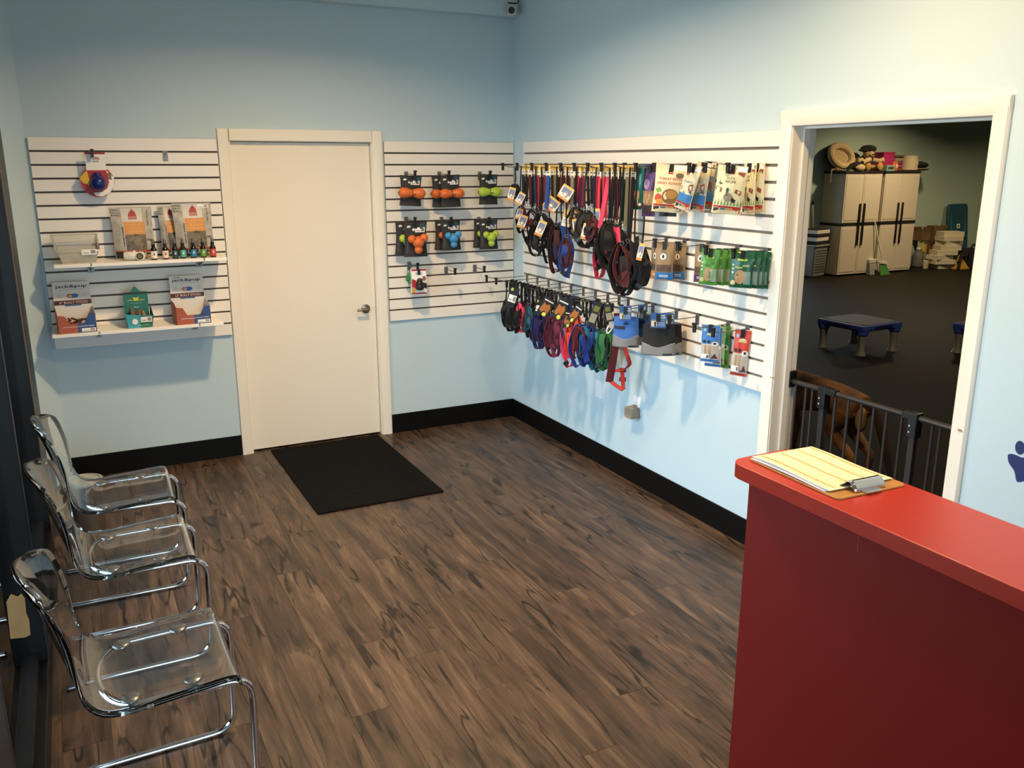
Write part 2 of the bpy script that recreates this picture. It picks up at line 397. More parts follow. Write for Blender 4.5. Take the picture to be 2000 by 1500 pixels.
# white door in the back wall
d1 = thing('door_1', 'closed plain white door with lever handle in the back wall', 'door', ((DX0 + DX1) / 2, 0, 0), 0, kind='structure')
cx = (DX0 + DX1) / 2
MB(DOORW).b2((DX0 - cx + .003, 0.028, .012), (DX1 - cx - .003, 0.072, DZ - .003)).build('slab', d1, bevel=.002, smooth=0)
for s_, x in ((-1, DX0 - cx), (1, DX1 - cx)):
    mb = MB(TRIMW); mb.b2((min(x, x + s_ * .019), -.002, 0), (max(x, x + s_ * .019), .14, DZ)); mb.build('jamb', d1, smooth=0)
    prof = [(0, 0), (.006, -.012), (.022, -.016), (.05, -.019), (.068, -.017), (.072, -.008), (.072, 0)]
    MB(TRIMW).prism([(x + s_ * (.004 + p[0]), p[1]) for p in prof][::-s_], 0, DZ + .075).build('casing', d1, smooth=30)
MB(TRIMW).b2((DX0 - cx - .019, -.002, DZ), (DX1 - cx + .019, .14, DZ + .018)).build('head_jamb', d1, smooth=0)
MB(TRIMW).b2((DX0 - cx - .004, -.0175, DZ + .004), (DX1 - cx + .004, 0, DZ + .0745)).build('head_casing', d1, bevel=.003, smooth=0)
hp = wa(714, 603, -.028); hx, hz = hp.x - cx, hp.z
NICK = M('#8f877b', .3, metal=1, name='satin_nickel')
mb = MB(NICK); mb.T = Matrix.Translation((hx, .028, hz)) @ Matrix.Rotation(PI / 2, 4, 'X')
mb.lathe([(.030, 0), (.032, .004), (.030, .010), (.014, .014), (.012, .045)], 20); h = mb.build('handle', d1)
MB(NICK).tube(fillet([(hx, -.015, hz), (hx + .002, -.030, hz), (hx - .055, -.030, hz + .002), (hx - .075, -.026, hz)], .012), .009, 10).build('lever', h)
for z in (): MB(STEEL).b2((DX0 - cx + .001, .020, z - .045), (DX0 - cx + .012, .0285, z + .045)).build('hinge', d1, smooth=0)
# black sheet stands in for the darkness behind and under the door
slab('black_backing', (DX0 - .3, .15, 0), (DX1 + .3, .17, 2.3), INK, 'black sheet standing in for the unlit space behind the closed white door', 'wall')

# open doorway casing in the right wall
d2 = thing('door_3', 'white cased opening to the training room in the right wall', 'doorway', (0, (BY0 + BY1) / 2, 0), 0, kind='structure'); cy = (BY0 + BY1) / 2
for s_, y in ((-1, BY0 - cy), (1, BY1 - cy)):
    MB(TRIMW).b2((-.002, min(y, y + s_ * .014), 0), (.132, max(y, y + s_ * .014), BZ)).build('jamb', d2, smooth=0)
    MB(TRIMW).b2((.055, min(y, y - s_ * .012), 0), (.09, max(y, y - s_ * .012), BZ - .012)).build('door_stop', d2, bevel=.002, smooth=0)
    prof = [(0, 0), (.0, -.010), (.012, -.014), (.045, -.020), (.058, -.019), (.064, -.010), (.064, 0)]
    for side, xs in ((1, 0.0), (-1, .13)):
        MB(TRIMW).prism([(xs + side * p[1], y + s_ * (.004 + p[0])) for p in prof][::s_ * side], 0, BZ + .066).build('casing', d2, smooth=30)
MB(TRIMW).b2((-.002, BY0 - cy, BZ), (.132, BY1 - cy, BZ + .014)).build('head_jamb', d2, smooth=0)
MB(TRIMW).b2((.055, BY0 - cy, BZ - .012), (.09, BY1 - cy, BZ)).build('door_stop', d2, bevel=.002, smooth=0)
w2 = BY1 - cy + .004
for side, xs in ((1, 0.0), (-1, .13)):
    prof = [(0, 0), (.0, -.010), (.012, -.014), (.045, -.020), (.058, -.019), (.064, -.010), (.064, 0)]
    A = Matrix(((0, side, 0, xs), (0, 0, 1, 0), (1, 0, 0, BZ + .002), (0, 0, 0, 1)))
    MB(TRIMW).prism([(p[0], p[1]) for p in prof], -w2 - .0625, w2 + .0625, A).build('head_casing', d2, smooth=30)
SCUFF = M('#a58a66', .8, name='bare_wood_scuff')
for (px, py, w, h) in ((1509, 738, .05, .012), (1875, 841, .03, .014)):
    p = wb(px, py, .0205); mb = MB(SCUFF)
    rs = random.Random(px); mb.prism([(w / 2 * math.cos(a * .7) * rs.uniform(.5, 1), h / 2 * math.sin(a * .7) * rs.uniform(.5, 1)) for a in range(9)], 0, .0006, Matrix(((0, 0, -1, p.x), (1, 0, 0, p.y - cy), (0, 1, 0, p.z), (0, 0, 0, 1)))).build('scuff', d2, smooth=0)

# shop window on the left: black aluminium frame with glass panes
win = thing('window_1', 'black framed shop window along the left side', 'window', (-3.17, -4.0, 0), 0, kind='structure')
GLASS = thin_glass('window_glass', '#eef6f4')
def wy(y): return y + 4.0
MB(FRAMEB).b2((-.115, wy(-3.755), 0), (0, wy(-1.0), .11)).build('bottom_rail', win, bevel=.003, smooth=0)
MB(FRAMEB).b2((-.085, wy(-3.755), .11), (-.03, wy(-1.0), .15)).build('glazing_stop', win, bevel=.002, smooth=0)
MB(FRAMEB).b2((-.25, wy(-1.0), 0), (-.02, wy(-.15), 2.5)).build('wide_post', win, bevel=.003, smooth=0)
MB(FRAMEB).b2((-.115, wy(-3.755), 2.40), (0, wy(-1.0), 2.5)).build('top_rail', win, bevel=.003, smooth=0)
mull = [-1.0, -2.35, -3.70]
for i, y in enumerate(mull):
    mb = MB(FRAMEB); mb.b2((-.115, wy(y - (.055 if i < 2 else .6)), .0 if i == 2 else .11), (0, wy(y), 2.40)); mb.build('mullion', win, bevel=.003, smooth=0)
    MB(M('#3a3a40', .3, metal=.8)).b2((-.0005, wy(y - .030), .12), (.0008, wy(y - .028), 2.40)).build('joint_line', win, smooth=0)
for a, b in zip(mull[:-1], mull[1:]):
    MB(GLASS).b2((-.062, wy(b), .14), (-.056, wy(a - .055), 2.41)).build('pane', win, smooth=0)
BROWNT = M('#5a3c20', .6, name='strip_brown')
MB(BROWNT).b2((-.002, wy(-1.062), 0), (.003, wy(-1.050), 2.42)).build('brown_strip', win, smooth=0)  # thin brown strip beside the first mullion
w3 = thing('added_window', 'added black framed glass opening behind the viewer, lets in extra daylight', 'window', (-2.0, -7.27, 0), 0, kind='structure')  # added out of view to throw daylight on the back wall
for x in (-1.1, -.03, 1.04): MB(FRAMEB).b2((x, -.05, .05), (x + .06, .05, 2.4)).build('mullion', w3, smooth=0)
for z in (.05, 2.3): MB(FRAMEB).b2((-1.04, -.05, z), (1.04, .05, z + .1)).build('rail', w3, smooth=0)
for a in (-1.04, .03): MB(GLASS).b2((a, -.003, .15), (a + 1.01, .003, 2.3)).build('pane', w3, smooth=0)
slab('ground', (-30, -40, -.25), (20, -7.36, -.15), M('#8e8a84', .9, vary=.15, name='pavement'), 'grey pavement outside the added glass opening', 'pavement')
slab('ground', (-30, -7.36, -.25), (-3.42, 30, -.15), M('#8e8a84', .9, vary=.15, name='pavement'), 'grey pavement outside the shop window', 'pavement')

# ceiling downlights of the shop: trim ring, lens, lamp
def downlight(x, y, power, label, warm=WARM, r=.09, z=CEIL):
    t = thing('ceiling_light', label, 'light', (x, y, z), 0, 'recessed ceiling lights')
    MB(WHITE).lathe([(r, 0), (r + .025, 0), (r + .028, -.006), (r, -.012), (r - .004, -.004)], 28).build('trim_ring', t)
    MB(M('#fff2dd', .5, emit='#ffd9a0', es=6.0)).lathe([(0, -.003), (r, -.003), (r, -.001)], 28).build('lens', t)
    L = bpy.data.lights.new('lamp', 'AREA'); L.shape = 'DISK'; L.size = r * 2; L.energy = power; L.color = warm; L.spread = math.radians(150)
    lo = bpy.data.objects.new('lamp', L); COL.objects.link(lo); lo.parent = t; lo.location = (0, 0, -.014)
places = ['over the harness wall', 'between doorway and red counter', 'behind the red counter']
for (x, y, p), w in zip(DOWNLIGHTS, places): downlight(x, y, p, 'round warm recessed ceiling light ' + w)
# ================================================================ training room beyond the doorway
NX1, NY0, NY1 = 16.0, -6.5, 5.48
slab('floor', (0.0, NY0, -.12), (NX1, NY1, 0.0), RUBFLOOR, 'dark rubber floor of the training room', 'floor')
slab('wall_far', (8.42, NY1, 0), (NX1, NY1 + .15, CEIL), PAINT2, 'sage green far wall of the training room', 'wall')
slab('wall_side', (NX1, NY0, 0), (NX1 + .15, NY1 + .15, CEIL), PAINT2, 'far right wall of the training room', 'wall')
slab('wall_near', (.13, NY0 - .15, 0), (NX1 + .15, NY0, CEIL), PAINT2, 'near side wall of the training room', 'wall')
mb = MB(PAINT2); mb.b2((.13, NY1, 2.6), (8.42, NY1 + .15, CEIL)); mb.b2((.13, NY1, 0), (6.5, NY1 + .15, 2.6)); mb.b2((-.02, 0.14, 0), (.13, NY1 + .15, CEIL))
tag(mb.build('wall_window', smooth=0), 'training room wall holding the far window', 'wall', kind='structure')
slab('ceiling', (.13, NY0 - .15, CEIL), (NX1 + .15, NY1 + .15, CEIL + .1), WHITE, 'training room ceiling', 'ceiling')
slab('trim_2', (8.30, NY1 - .10, 0), (8.46, NY1, CEIL), M('#8ea3ab', .7), 'pale blue-grey pilaster beside the far window', 'pilaster')
w2 = thing('window_2', 'black framed window at the left of the training room', 'window', (7.4, NY1, 0), 0, kind='structure')
for x in (-.9, 0.0, .78): MB(FRAMEB).b2((x, -.02, 0), (x + .12, .12, 2.6)).build('mullion', w2, bevel=.003, smooth=0)
for z in (0, 1.05, 2.5): MB(FRAMEB).b2((-.9, -.02, z), (.9, .12, z + .1)).build('rail', w2, bevel=.003, smooth=0)
for (a, b) in ((-.78, 0), (.12, .78)):
    for (c, d) in ((.1, 1.05), (1.15, 2.5)): MB(GLASS).b2((a, .05, c), (b, .056, d)).build('pane', w2, smooth=0)
for (x, y, p), w in zip(NEXT_LIGHTS, ['in front of the cabinets', 'above the first blue platform', 'near the dog gate', 'at the far right']):
    downlight(x, y, p, 'round warm training room ceiling light ' + w, warm=(1.0, .77, .45), r=.14)

# ================================================================ counter
ct = thing('reception_counter', 'red laminate reception counter in the right foreground', 'counter', (-1.15, -5.2, 0))
def cy_(y): return y + 5.2
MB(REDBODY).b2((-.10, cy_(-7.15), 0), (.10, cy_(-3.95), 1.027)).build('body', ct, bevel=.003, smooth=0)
poly = []
for cx0, cyy, r, a0 in ((.15 - .11, cy_(-3.912) - .11, .11, 0), (-.15 + .05, cy_(-3.912) - .05, .05, 90)):
    for k in range(9):
        q = math.radians(a0 + 90 * k / 8); poly.append((cx0 + r * math.cos(q), cyy + r * math.sin(q)))
poly += [(-.15, cy_(-7.15)), (.15, cy_(-7.15))]
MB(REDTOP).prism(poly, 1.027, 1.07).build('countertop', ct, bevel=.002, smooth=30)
MB(M('#8d1f19', .5)).b2((-.1006, cy_(-4.35), .955), (-.1000, cy_(-4.347), 1.027)).build('seam', ct, smooth=0)

# clipboard with papers
P = [fl(1465, 898, 1.075), fl(1582, 870, 1.075), fl(1768, 945, 1.075), fl(1640, 976, 1.075)]
ctr = (P[0] + P[1] + P[2] + P[3]) / 4; ax = ((P[2] - P[1]) + (P[3] - P[0])) / 2
cb = thing('clipboard', 'brown hardboard clipboard with filled-in sheets on the red counter', 'clipboard', (ctr.x, ctr.y, 1.0705), math.atan2(ax.y, ax.x))
HB = M('#a8793f', .45, vary=1.12, name='hardboard')
MB(HB).prism(rrect(-.172, -.122, .172, .122, .015), 0, .0045).build('board', cb, bevel=.001)
PAP = M('#f3e7bd', .7, name='cream_paper'); VIO = M('#d9d6ea', .7)
MB(VIO).grid(lambda u, v: (-.165 + .285 * u, -.118 + .224 * v, .0055 + .006 * max(0, .25 - v) * 2 * math.sin(PI * u)), 10, 8).build('paper_stack', cb, solid=.0012)
sheet_z = lambda u, v: .0085 + .010 * max(0, .3 - v) * 2 * math.sin(PI * (u * .9 + .05)) + .0015 * math.sin(7 * u)
top = MB(PAP).grid(lambda u, v: (-.168 + .30 * u, -.112 + .226 * v, sheet_z(u, v)), 24, 12).build('form_sheet', cb, solid=.0006)
mb = MB(M('#b98e3a', .7)); LN = M('#8f8a86', .7); RED_ = M('#b5644a', .7)
rs = random.Random(5)
def on(u, v, e=.0006): return (-.168 + .30 * u, -.112 + .226 * v, sheet_z(u, v) + e)
for v in (.12, .42, .70, .93):
    for k in range(20):
        u0 = .03 + .93 * k / 20; mb.add([on(u0, v), on(u0 + .047, v), on(u0 + .047, v + .022), on(u0, v + .022)], [(0, 1, 2, 3)])
mb.m(LN)
for v in [x for x in [.04 + .035 * i for i in range(26)]]:
    u = .05
    while u < .92:
        w = rs.uniform(.012, .06)
        if rs.random() < .62:
            mb.m(RED_ if rs.random() < .3 else LN); mb.add([on(u, v), on(u + w, v), on(u + w, v + .006), on(u, v + .006)], [(0, 1, 2, 3)])
        u += w + .012
mb.build('handwriting', top, smooth=0)
clip = MB(CHROME).grid(lambda u, v: (.118 + .045 * v, -.055 + .11 * u, .013 + .020 * math.sin(PI * v) - .006 * v), 8, 8).build('clip', cb, solid=.0015)
MB(CHROME).prism(rrect(.150, -.03, .178, .03, .012), .006, .0075).tube([(.146, -.05, .016), (.146, .05, .016)], .004, 8).build('clip_lever', clip)
MB(STEEL).tube([(.118, -.06, .012), (.118, .06, .012)], .003, 6).build('clip_jaw', clip)

# ================================================================ chairs
def make_chair(label, y, rz):
    t = thing('clear_chair', label, 'chair', (-2.885, y, 0), rz, 'clear chairs in a row along the window')
    prof = smooth_path([Vector((a, 0, b)) for a, b in [(.262, .418), (.255, .440), (.228, .4515), (.14, .447), (.04, .440), (-.045, .435), (-.105, .447), (-.150, .492), (-.184, .57), (-.213, .66), (-.236, .74), (-.254, .79), (-.276, .838)]], 3)
    n = len(prof) - 1
    L = [0]
    for i in range(n): L.append(L[-1] + (prof[i + 1] - prof[i]).length)
    tot = L[-1]
    def fn(u, v):
        i = min(int(v * n), n - 1); f = v * n - i; p = prof[i].lerp(prof[i + 1], f); s = (L[i] + (L[i + 1] - L[i]) * f)
        back = max(0, min(1, (s - .34) / .16)); wd = .232 - .010 * back
        e = max(0, (s - (tot - .11)) / .11); wd *= math.sqrt(max(.02, 1 - (e ** 4) * .55))
        e2 = max(0, (.03 - s) / .03); wd -= .012 * e2
        x = (u - .5) * 2; bow = x * x; sb_ = max(0, min(1, (s - .38) / .30)); sb_ = sb_ * sb_ * (3 - 2 * sb_)
        p = p + Vector((.055 * sb_ * bow, 0, .010 * (1 - back) * bow - .050 * e * e * bow))
        return (p.x, x * wd, p.z)
    MB(CLEAR).grid(fn, 16, n).build('seat_shell', t, solid=.009, smooth=60)
    t.children[0].modifiers['solid'].offset = -1
    yo = .185; zt = .4255; r = .0115
    half = [(-.23, yo, r), (.285, yo, r), (.295, yo, zt), (-.14, yo, zt)]
    path = [Vector(p) for p in half] + [Vector((x, -y_, z)) for x, y_, z in half[::-1]]
    # bend at the floor, at the seat front, and a round turn under the back of the seat
    a = fillet([path[0], path[1], path[2], (.06, yo, zt)], .075, 7)
    arc = [Vector((.02 - .135 * math.sin(q) ** .8, yo * math.cos(q), zt)) for q in [PI * k / 18 for k in range(1, 18)]]
    b = fillet([(.06, -yo, zt), path[5], path[6], path[7]], .075, 7)
    MB(CHROME).tube(a + arc + b, r, 12).build('frame', t)
    for s in (-1, 1):
        MB(PLASB).tube([(-.236, s * yo, r), (-.229, s * yo, r)], r * 1.03, 12).build('end_cap', t)
        MB(M('#cfcfcc', .5)).b2((.10, s * yo - .004, .0), (.19, s * yo + .004, .003)).build('glide', t, smooth=0)
        for x, z in ((.135, .4495), (-.035, .4405)):
            mb = MB(M('#77797a', .25, metal=.7, name='grey_disc')).lathe([(0, .006), (.022, .0055), (.026, .003), (.0275, 0), (.028, -.002)], 24, (x, s * yo * .86 + 0, z))
            mb.m(PLASB).lathe([(.010, -.003), (.010, -.020)], 10, (x, s * yo * .93, z)); mb.build('fixing_disc', t)
    return t
CLEAR = bpy.data.materials.new('clear_polycarbonate'); CLEAR.use_nodes = True
b_ = CLEAR.node_tree.nodes['Principled BSDF']; b_.inputs['Base Color'].default_value = (.93, .945, .955, 1); b_.inputs['Roughness'].default_value = .015
b_.inputs['Transmission Weight'].default_value = 1.0; b_.inputs['IOR'].default_value = 1.46
make_chair('clear plastic cantilever chair nearest the viewer', -3.18, 0.02)
make_chair('middle clear plastic cantilever chair by the window', -2.285, 0.0)
make_chair('clear plastic cantilever chair farthest back, beside the small bin', -1.61, -0.02)

# bin, mat, cardboard scrap
pb = fl(166, 1020, 0)
tb = thing('waste_bin', 'small round grey bin with lid behind the farthest clear chair', 'bin', (-3.005, -0.90, 0))
MB(M('#8f867c', .3, metal=.8, name='brushed_bin')).lathe([(.082, 0), (.085, .006), (.093, .262), (.094, .27)], 32).build('body', tb)
MB(M('#a3a8a4', .35, name='bin_lid')).lathe([(.098, .266), (.100, .280), (.096, .288), (.086, .290), (.083, .284), (0, .284)], 32).build('lid', tb)
mt = MB(RUBBER).b2((-1.863, -1.255, 0.0005), (-1.103, -.018, .010)).build('door_mat', bevel=.002, smooth=0); tag(mt, 'flat black rubber mat on the floor before the white door', 'mat')
mb = MB(M('#8a683c', .8, vary=1.1, name='cardboard')); rs = random.Random(3)
pts = [(-.026, 0), (-.022, .10), (-.010, .118), (.004, .108), (.012, .114), (.018, .10), (.016, .06), (.020, .04), (.018, 0), (.006, -.004)]
mb.prism(pts, 0, .004, Matrix(((1, 0, 0, -3.143), (0, 0, -1, -3.43), (0, 1, 0, .745), (0, 0, 0, 1))))
o = mb.build('cardboard_scrap', smooth=0); tag(o, 'torn piece of brown cardboard wedged between window frame and nearest chair', 'cardboard')

# ================================================================ slat panels
def slat_panel(name, label, length, n=16, gap=.0055):
    """local frame: X along the panel, front faces -Y, origin at the upper left corner on the wall"""
    t = thing(name, label, 'slat panel')
    MB(GROOVE).b2((0, -.008, -n * PITCHZ), (length, 0, 0)).build('backing', t, smooth=0)
    me = None
    for i in range(n):
        z1 = -i * PITCHZ - (0 if i == 0 else gap); z0 = -(i + 1) * PITCHZ + (gap if i < n - 1 else 0)
        hh = z1 - z0
        if me is None or abs(me[1] - hh) > 1e-4:
            o = MB(SLAT).b2((0, -.020, -hh), (length, -.008, 0)).build('slat', t, smooth=0, bevel=.0012); me = (o.data, hh)
        else:
            o = bpy.data.objects.new('slat', me[0]); COL.objects.link(o); o.parent = t
            bv = o.modifiers.new('bevel', 'BEVEL'); bv.width = .0012; bv.segments = 2; bv.limit_method = 'ANGLE'
        o.location = (0, 0, z1)
    return t
GROOVE, keepg = GROOVE, GROOVE
pA = slat_panel('slat_panel', 'white slat panel with two shelves left of the white door', 1.020); pA.location = (-3.072, -.0008, ZT)
pM = slat_panel('slat_panel', 'narrow white slat panel with dog toys between door and corner', .972); pM.location = (-.977, -.0008, ZT)
GROOVE = GROOVEB
pB = slat_panel('slat_panel', 'long white slat panel hung with harnesses and treats on the right wall', 2.485, gap=.0068); pB.location = (-.0008, -.199, ZT); pB.rotation_euler = (0, 0, -PI / 2)
GROOVE = keepg
def groove_z(k): return ZT - k * PITCHZ

# wall plates and adapter on the right wall
PLATE = M('#e9ecef', .4)
RB = Matrix(((0, 0, -1, 0), (-1, 0, 0, 0), (0, 1, 0, 0), (0, 0, 0, 1)))    # local x -> -y, local y -> z, local z -> -x
def RBat(p): return Matrix.Translation(p) @ RB
p = wb(1170, 760, 0); t = thing('blank_plate', 'blank white wall plate under the row of hanging collars', 'wall plate', (0, p.y, p.z), 0)
mb = MB(PLATE); mb.prism(rrect(-.036, -.058, .036, .058, .004), 0, .005, RB).build('plate', t, bevel=.0015)
MB(STEEL).lathe([(0, 0), (.003, 0)], 8).build('screw', t, loc=(-.0055, 0, .042))
p = wb(1245, 793, 0); t = thing('wall_outlet', 'white double outlet on the right wall holding a beige adapter', 'outlet', (0, p.y, p.z), 0)
mb = MB(PLATE).prism(rrect(-.036, -.058, .036, .058, .004), 0, .005, RB); mb.build('plate', t, bevel=.0015)
for z in (.022, -.022):
    o = MB(PLATE).prism(rrect(-.016, z - .015, .016, z + .015, .008), .005, .0075, RB).build('socket', t)
    MB(INK).prism(rrect(-.008, z - .006, -.0055, z + .005, .0005), .0075, .0078, RB).prism(rrect(.0055, z - .006, .008, z + .005, .0005), .0075, .0078, RB).build('slots', o)
ad = thing('plug_adapter', 'beige cube power adapter plugged into the wall outlet', 'adapter', (-.008, p.y + .000, p.z - .035), 0)
MB(M('#9d8c77', .5, name='beige_plastic')).prism([(-.034, -.032), (.034, -.032), (.040, -.012), (.034, .034), (-.034, .034), (-.038, .01)], 0.002, .062, RB).build('case', ad, bevel=.004)
MB(M('#8d7c68', .5)).lathe([(.012, 0), (.012, .01), (.008, .014)], 14, (-.02, 0, .033)).build('strain_relief', ad)

# paw decal on the right wall
p = wb(2010, 916, 0.0004); NAVY = M('#1b2260', .5, name='navy_vinyl')
t = thing('paw_decal', 'navy blue paw print sticker on the wall right of the doorway', 'decal', (p.x, p.y, p.z), 0)
def decal(name, pts): MB(NAVY).prism(pts, 0, .0006, RB).build(name, t, smooth=0)
def ell(cx, cz, a, b, th=0, n=20):
    return [(cx + a * math.cos(q) * math.cos(th) - b * math.sin(q) * math.sin(th), cz + a * math.cos(q) * math.sin(th) + b * math.sin(q) * math.cos(th)) for q in [2 * PI * k / n for k in range(n)]]
decal('pad', [(v.x, v.y) for v in smooth_path([(-.082, .028, 0), (-.06, .036, 0), (-.03, .033, 0), (.0, .045, 0), (.03, .033, 0), (.06, .036, 0), (.082, .028, 0), (.075, .0, 0), (.05, -.025, 0), (.035, -.06, 0), (.0, -.045, 0), (-.035, -.06, 0), (-.05, -.025, 0), (-.075, .0, 0)], 3, True)])
for (x, z, th) in ((-.043, .066, .1), (.0, .085, 0), (.043, .066, -.1)): decal('toe', ell(x, z, .018, .025, th))

# security camera in the corner
pc = wa(999, 20, .16)
sc_ = thing('security_camera', 'white bullet security camera with black lens high in the corner', 'camera', pc)
dv = (CAM - pc).normalized(); q = dv.to_track_quat('Z', 'Y').to_matrix().to_4x4()
CW = M('#c9c6c0', .4)
def oriented(mb): mb.T = q; return mb
oriented(MB(CW)).prism(rrect(-.032, -.034, .032, .032, .014), -.13, .0).build('housing', sc_, bevel=.004)
oriented(MB(PLASB)).lathe([(0, .003), (.020, .003), (.0225, .001), (.0225, -.002)], 24).build('lens', sc_)
oriented(MB(CW)).prism([(-.036, .0), (-.036, .026), (-.028, .036), (.028, .036), (.036, .026), (.036, 0), (.033, 0), (.033, .024), (.026, .032), (-.026, .032), (-.033, .024), (-.033, 0)], -.12, .012).build('sun_shield', sc_)
MB(CW).tube(fillet([(0, .06, .02), (0, .08, .07), (0, .08, CEIL - pc.z - .012)], .02), .012, 10).lathe([(.035, CEIL - pc.z - .014), (.035, CEIL - pc.z)], 20, (0, .08, 0)).build('bracket', sc_)
MB(PLASB).tube(smooth_path([(.01, .08, .06), (.06, .05, .055), (.085, .06, .085), (.09, .08, CEIL - pc.z)], 4), .004, 6).build('cable', sc_)
# ================================================================ product helpers
class Sheet:
    """printed card or filled bag; local frame: X right, Z up, front faces -Y. Origin (u0,v0) of the sheet sits at local 0."""
    def __init__(s, w, h, d=0.0, ou=.5, ov=.95, kind='pillow', seed=0, wrinkle=0.0, lean=0.0, curl=0.0):
        s.w, s.h, s.d, s.ou, s.ov, s.kind = w, h, d, ou, ov, kind; s.lean = lean; s.curl = curl
        rs = random.Random(seed); s.ph = [rs.uniform(0, 6.28) for _ in range(4)]; s.wr = wrinkle
    def bulge(s, u, v):
        u = min(1, max(0, u)); v = min(1, max(0, v))
        if not s.d: return 0.0
        a = max(0.0, math.sin(PI * u)) ** .6
        if s.kind == 'pillow': g = max(0.0, math.sin(PI * min(1, max(0, (v - .03) / .86)))) ** .6 if v < .89 else 0.0
        elif s.kind == 'stand': g = (1 - .35 * (1 - min(1, v / .06))) * max(0.0, 1 - (max(0, v - .12) / .76) ** 1.6)
        else: g = 1
        return a * g * s.d / 2
    def wv(s, u, v): return s.wr * (math.sin(5 * u + 7 * v + s.ph[0]) + .6 * math.sin(11 * u - 6 * v + s.ph[1])) * min(1, 4 * u * (1 - u) + .25) + s.curl * (2 * u - 1) ** 2
    def outline(s, u, v):
        if s.kind == 'stand': return 1 - .05 * math.sin(PI * min(1, v / .95)) - (.06 if v < .3 else 0) * (1 - v / .3)
        if s.kind == 'pillow' and s.d: return 1 - .05 * math.sin(PI * v)
        return 1
    def P(s, u, v, side=-1, e=0.0):
        x = (u - s.ou) * s.w * s.outline(u, v); z = (v - s.ov) * s.h
        y = side * (s.bulge(u, v) + e + (.0004 if not s.d else 0)) + s.wv(u, v) + s.lean * z
        return (x, y, z)
    def body(s, name, parent, mat, nu=10, nv=14, back=None, edge=.0004):
        mb = MB(mat); mb.grid(lambda u, v: s.P(u, v, -1, edge), nu, nv)
        mb.m(back or mat).grid(lambda u, v: s.P(u, v, 1, edge), nu, nv, flip=True)
        for k, f in ((nu, lambda q: (q, 0)), (nu, lambda q: (q, 1)), (nv, lambda q: (0, q)), (nv, lambda q: (1, q))):
            mb.grid(lambda a, b, f=f: s.P(*f(a), -1 + 2 * b, edge if b in (0, 1) else 0), k, 1)
        return mb.build(name, parent, smooth=50)
    # prints
    def rect(s, mb, u0, v0, u1, v1, mat, nu=None, nv=None, e=.0009):
        nu = nu or max(1, round(abs(u1 - u0) * 10)); nv = nv or max(1, round(abs(v1 - v0) * 14)); mb.m(mat)
        mb.grid(lambda a, b: s.P(u0 + (u1 - u0) * a, v0 + (v1 - v0) * b, -1, e), nu, nv); return mb
    def poly(s, mb, pts, mat, e=.0012):
        mb.m(mat); mb.add([s.P(u, v, -1, e) for u, v in pts], [tuple(range(len(pts)))]); return mb
    def disc(s, mb, u, v, ru, rv, mat, e=.0012, n=14):
        mb.m(mat); c = s.P(u, v, -1, e); ring = [s.P(u + ru * math.cos(2 * PI * k / n), v + rv * math.sin(2 * PI * k / n), -1, e) for k in range(n)]
        mb.add([c] + ring, [(0, 1 + k, 1 + (k + 1) % n) for k in range(n)]); return mb
    def text(s, mb, txt, u, v, uw, vh, mat, e=.0015, vert=0):
        vs, fs = text_mesh(txt); mb.m(mat); out = []
        for (a, b) in vs:
            if vert == 1: uu, vv = u + b * uw, v - a * vh
            elif vert == -1: uu, vv = u - b * uw, v + a * vh
            else: uu, vv = u + a * uw, v + b * vh
            out.append(s.P(uu, vv, -1, e))
        mb.add(out, fs); return mb
    def barcode(s, mb, u0, v0, u1, v1, e=.0018):
        s.rect(mb, u0, v0, u1, v1, WPAPER, 1, 1, e)
        a = u0 + (u1 - u0) * .62; b = u1 - (u1 - u0) * .06; k = 5
        for i in range(k):
            x = a + (b - a) * i / k; s.rect(mb, x, v0 + (v1 - v0) * .2, x + (b - a) / k * .62, v1 - (v1 - v0) * .15, INK, 1, 1, e + .0006)
        s.rect(mb, u0 + (u1 - u0) * .1, v0 + (v1 - v0) * .25, u0 + (u1 - u0) * .5, v0 + (v1 - v0) * .42, M('#9a9a9a', .6), 1, 1, e + .0006); return mb

def scale_at(p): return F_PX / (p - CAM).dot(FWD)          # picture pixels per metre at a place
def face_cam(p): d = CAM - p; return math.atan2(d.x, -d.y) * 1.0   # rz that turns local -Y towards the viewer
HOOKN = [0]
def hook(p_wall, axis, length, label, tip=True, group='slat wall hooks', tipmat=None, rise=.012):
    """peg hook: p_wall on the slat face; axis 'A' points -y, 'B' points -x"""
    t = thing('peg_hook', label, 'hook', p_wall, 0 if axis == 'A' else -PI / 2, group)
    MB(STEEL).b2((-.014, -.004, -.055), (.014, 0, .004)).b2((-.014, 0, -.002), (.014, .010, .003)).build('bracket', t, bevel=.001, smooth=0)
    MB(STEEL).tube(fillet([(0, -.003, -.012), (0, -length * .8, -.012 - .004), (0, -length, -.012 + rise)], .02), .0028, 6).build('rod', t)
    if tip: MB(tipmat or PLASB).box((0, -length + .006, -.012 - .006), (.016, .014, .036)).box((0, -length + .004, .006), (.020, .018, .012)).build('tip', t, bevel=.002, smooth=0)
    return t

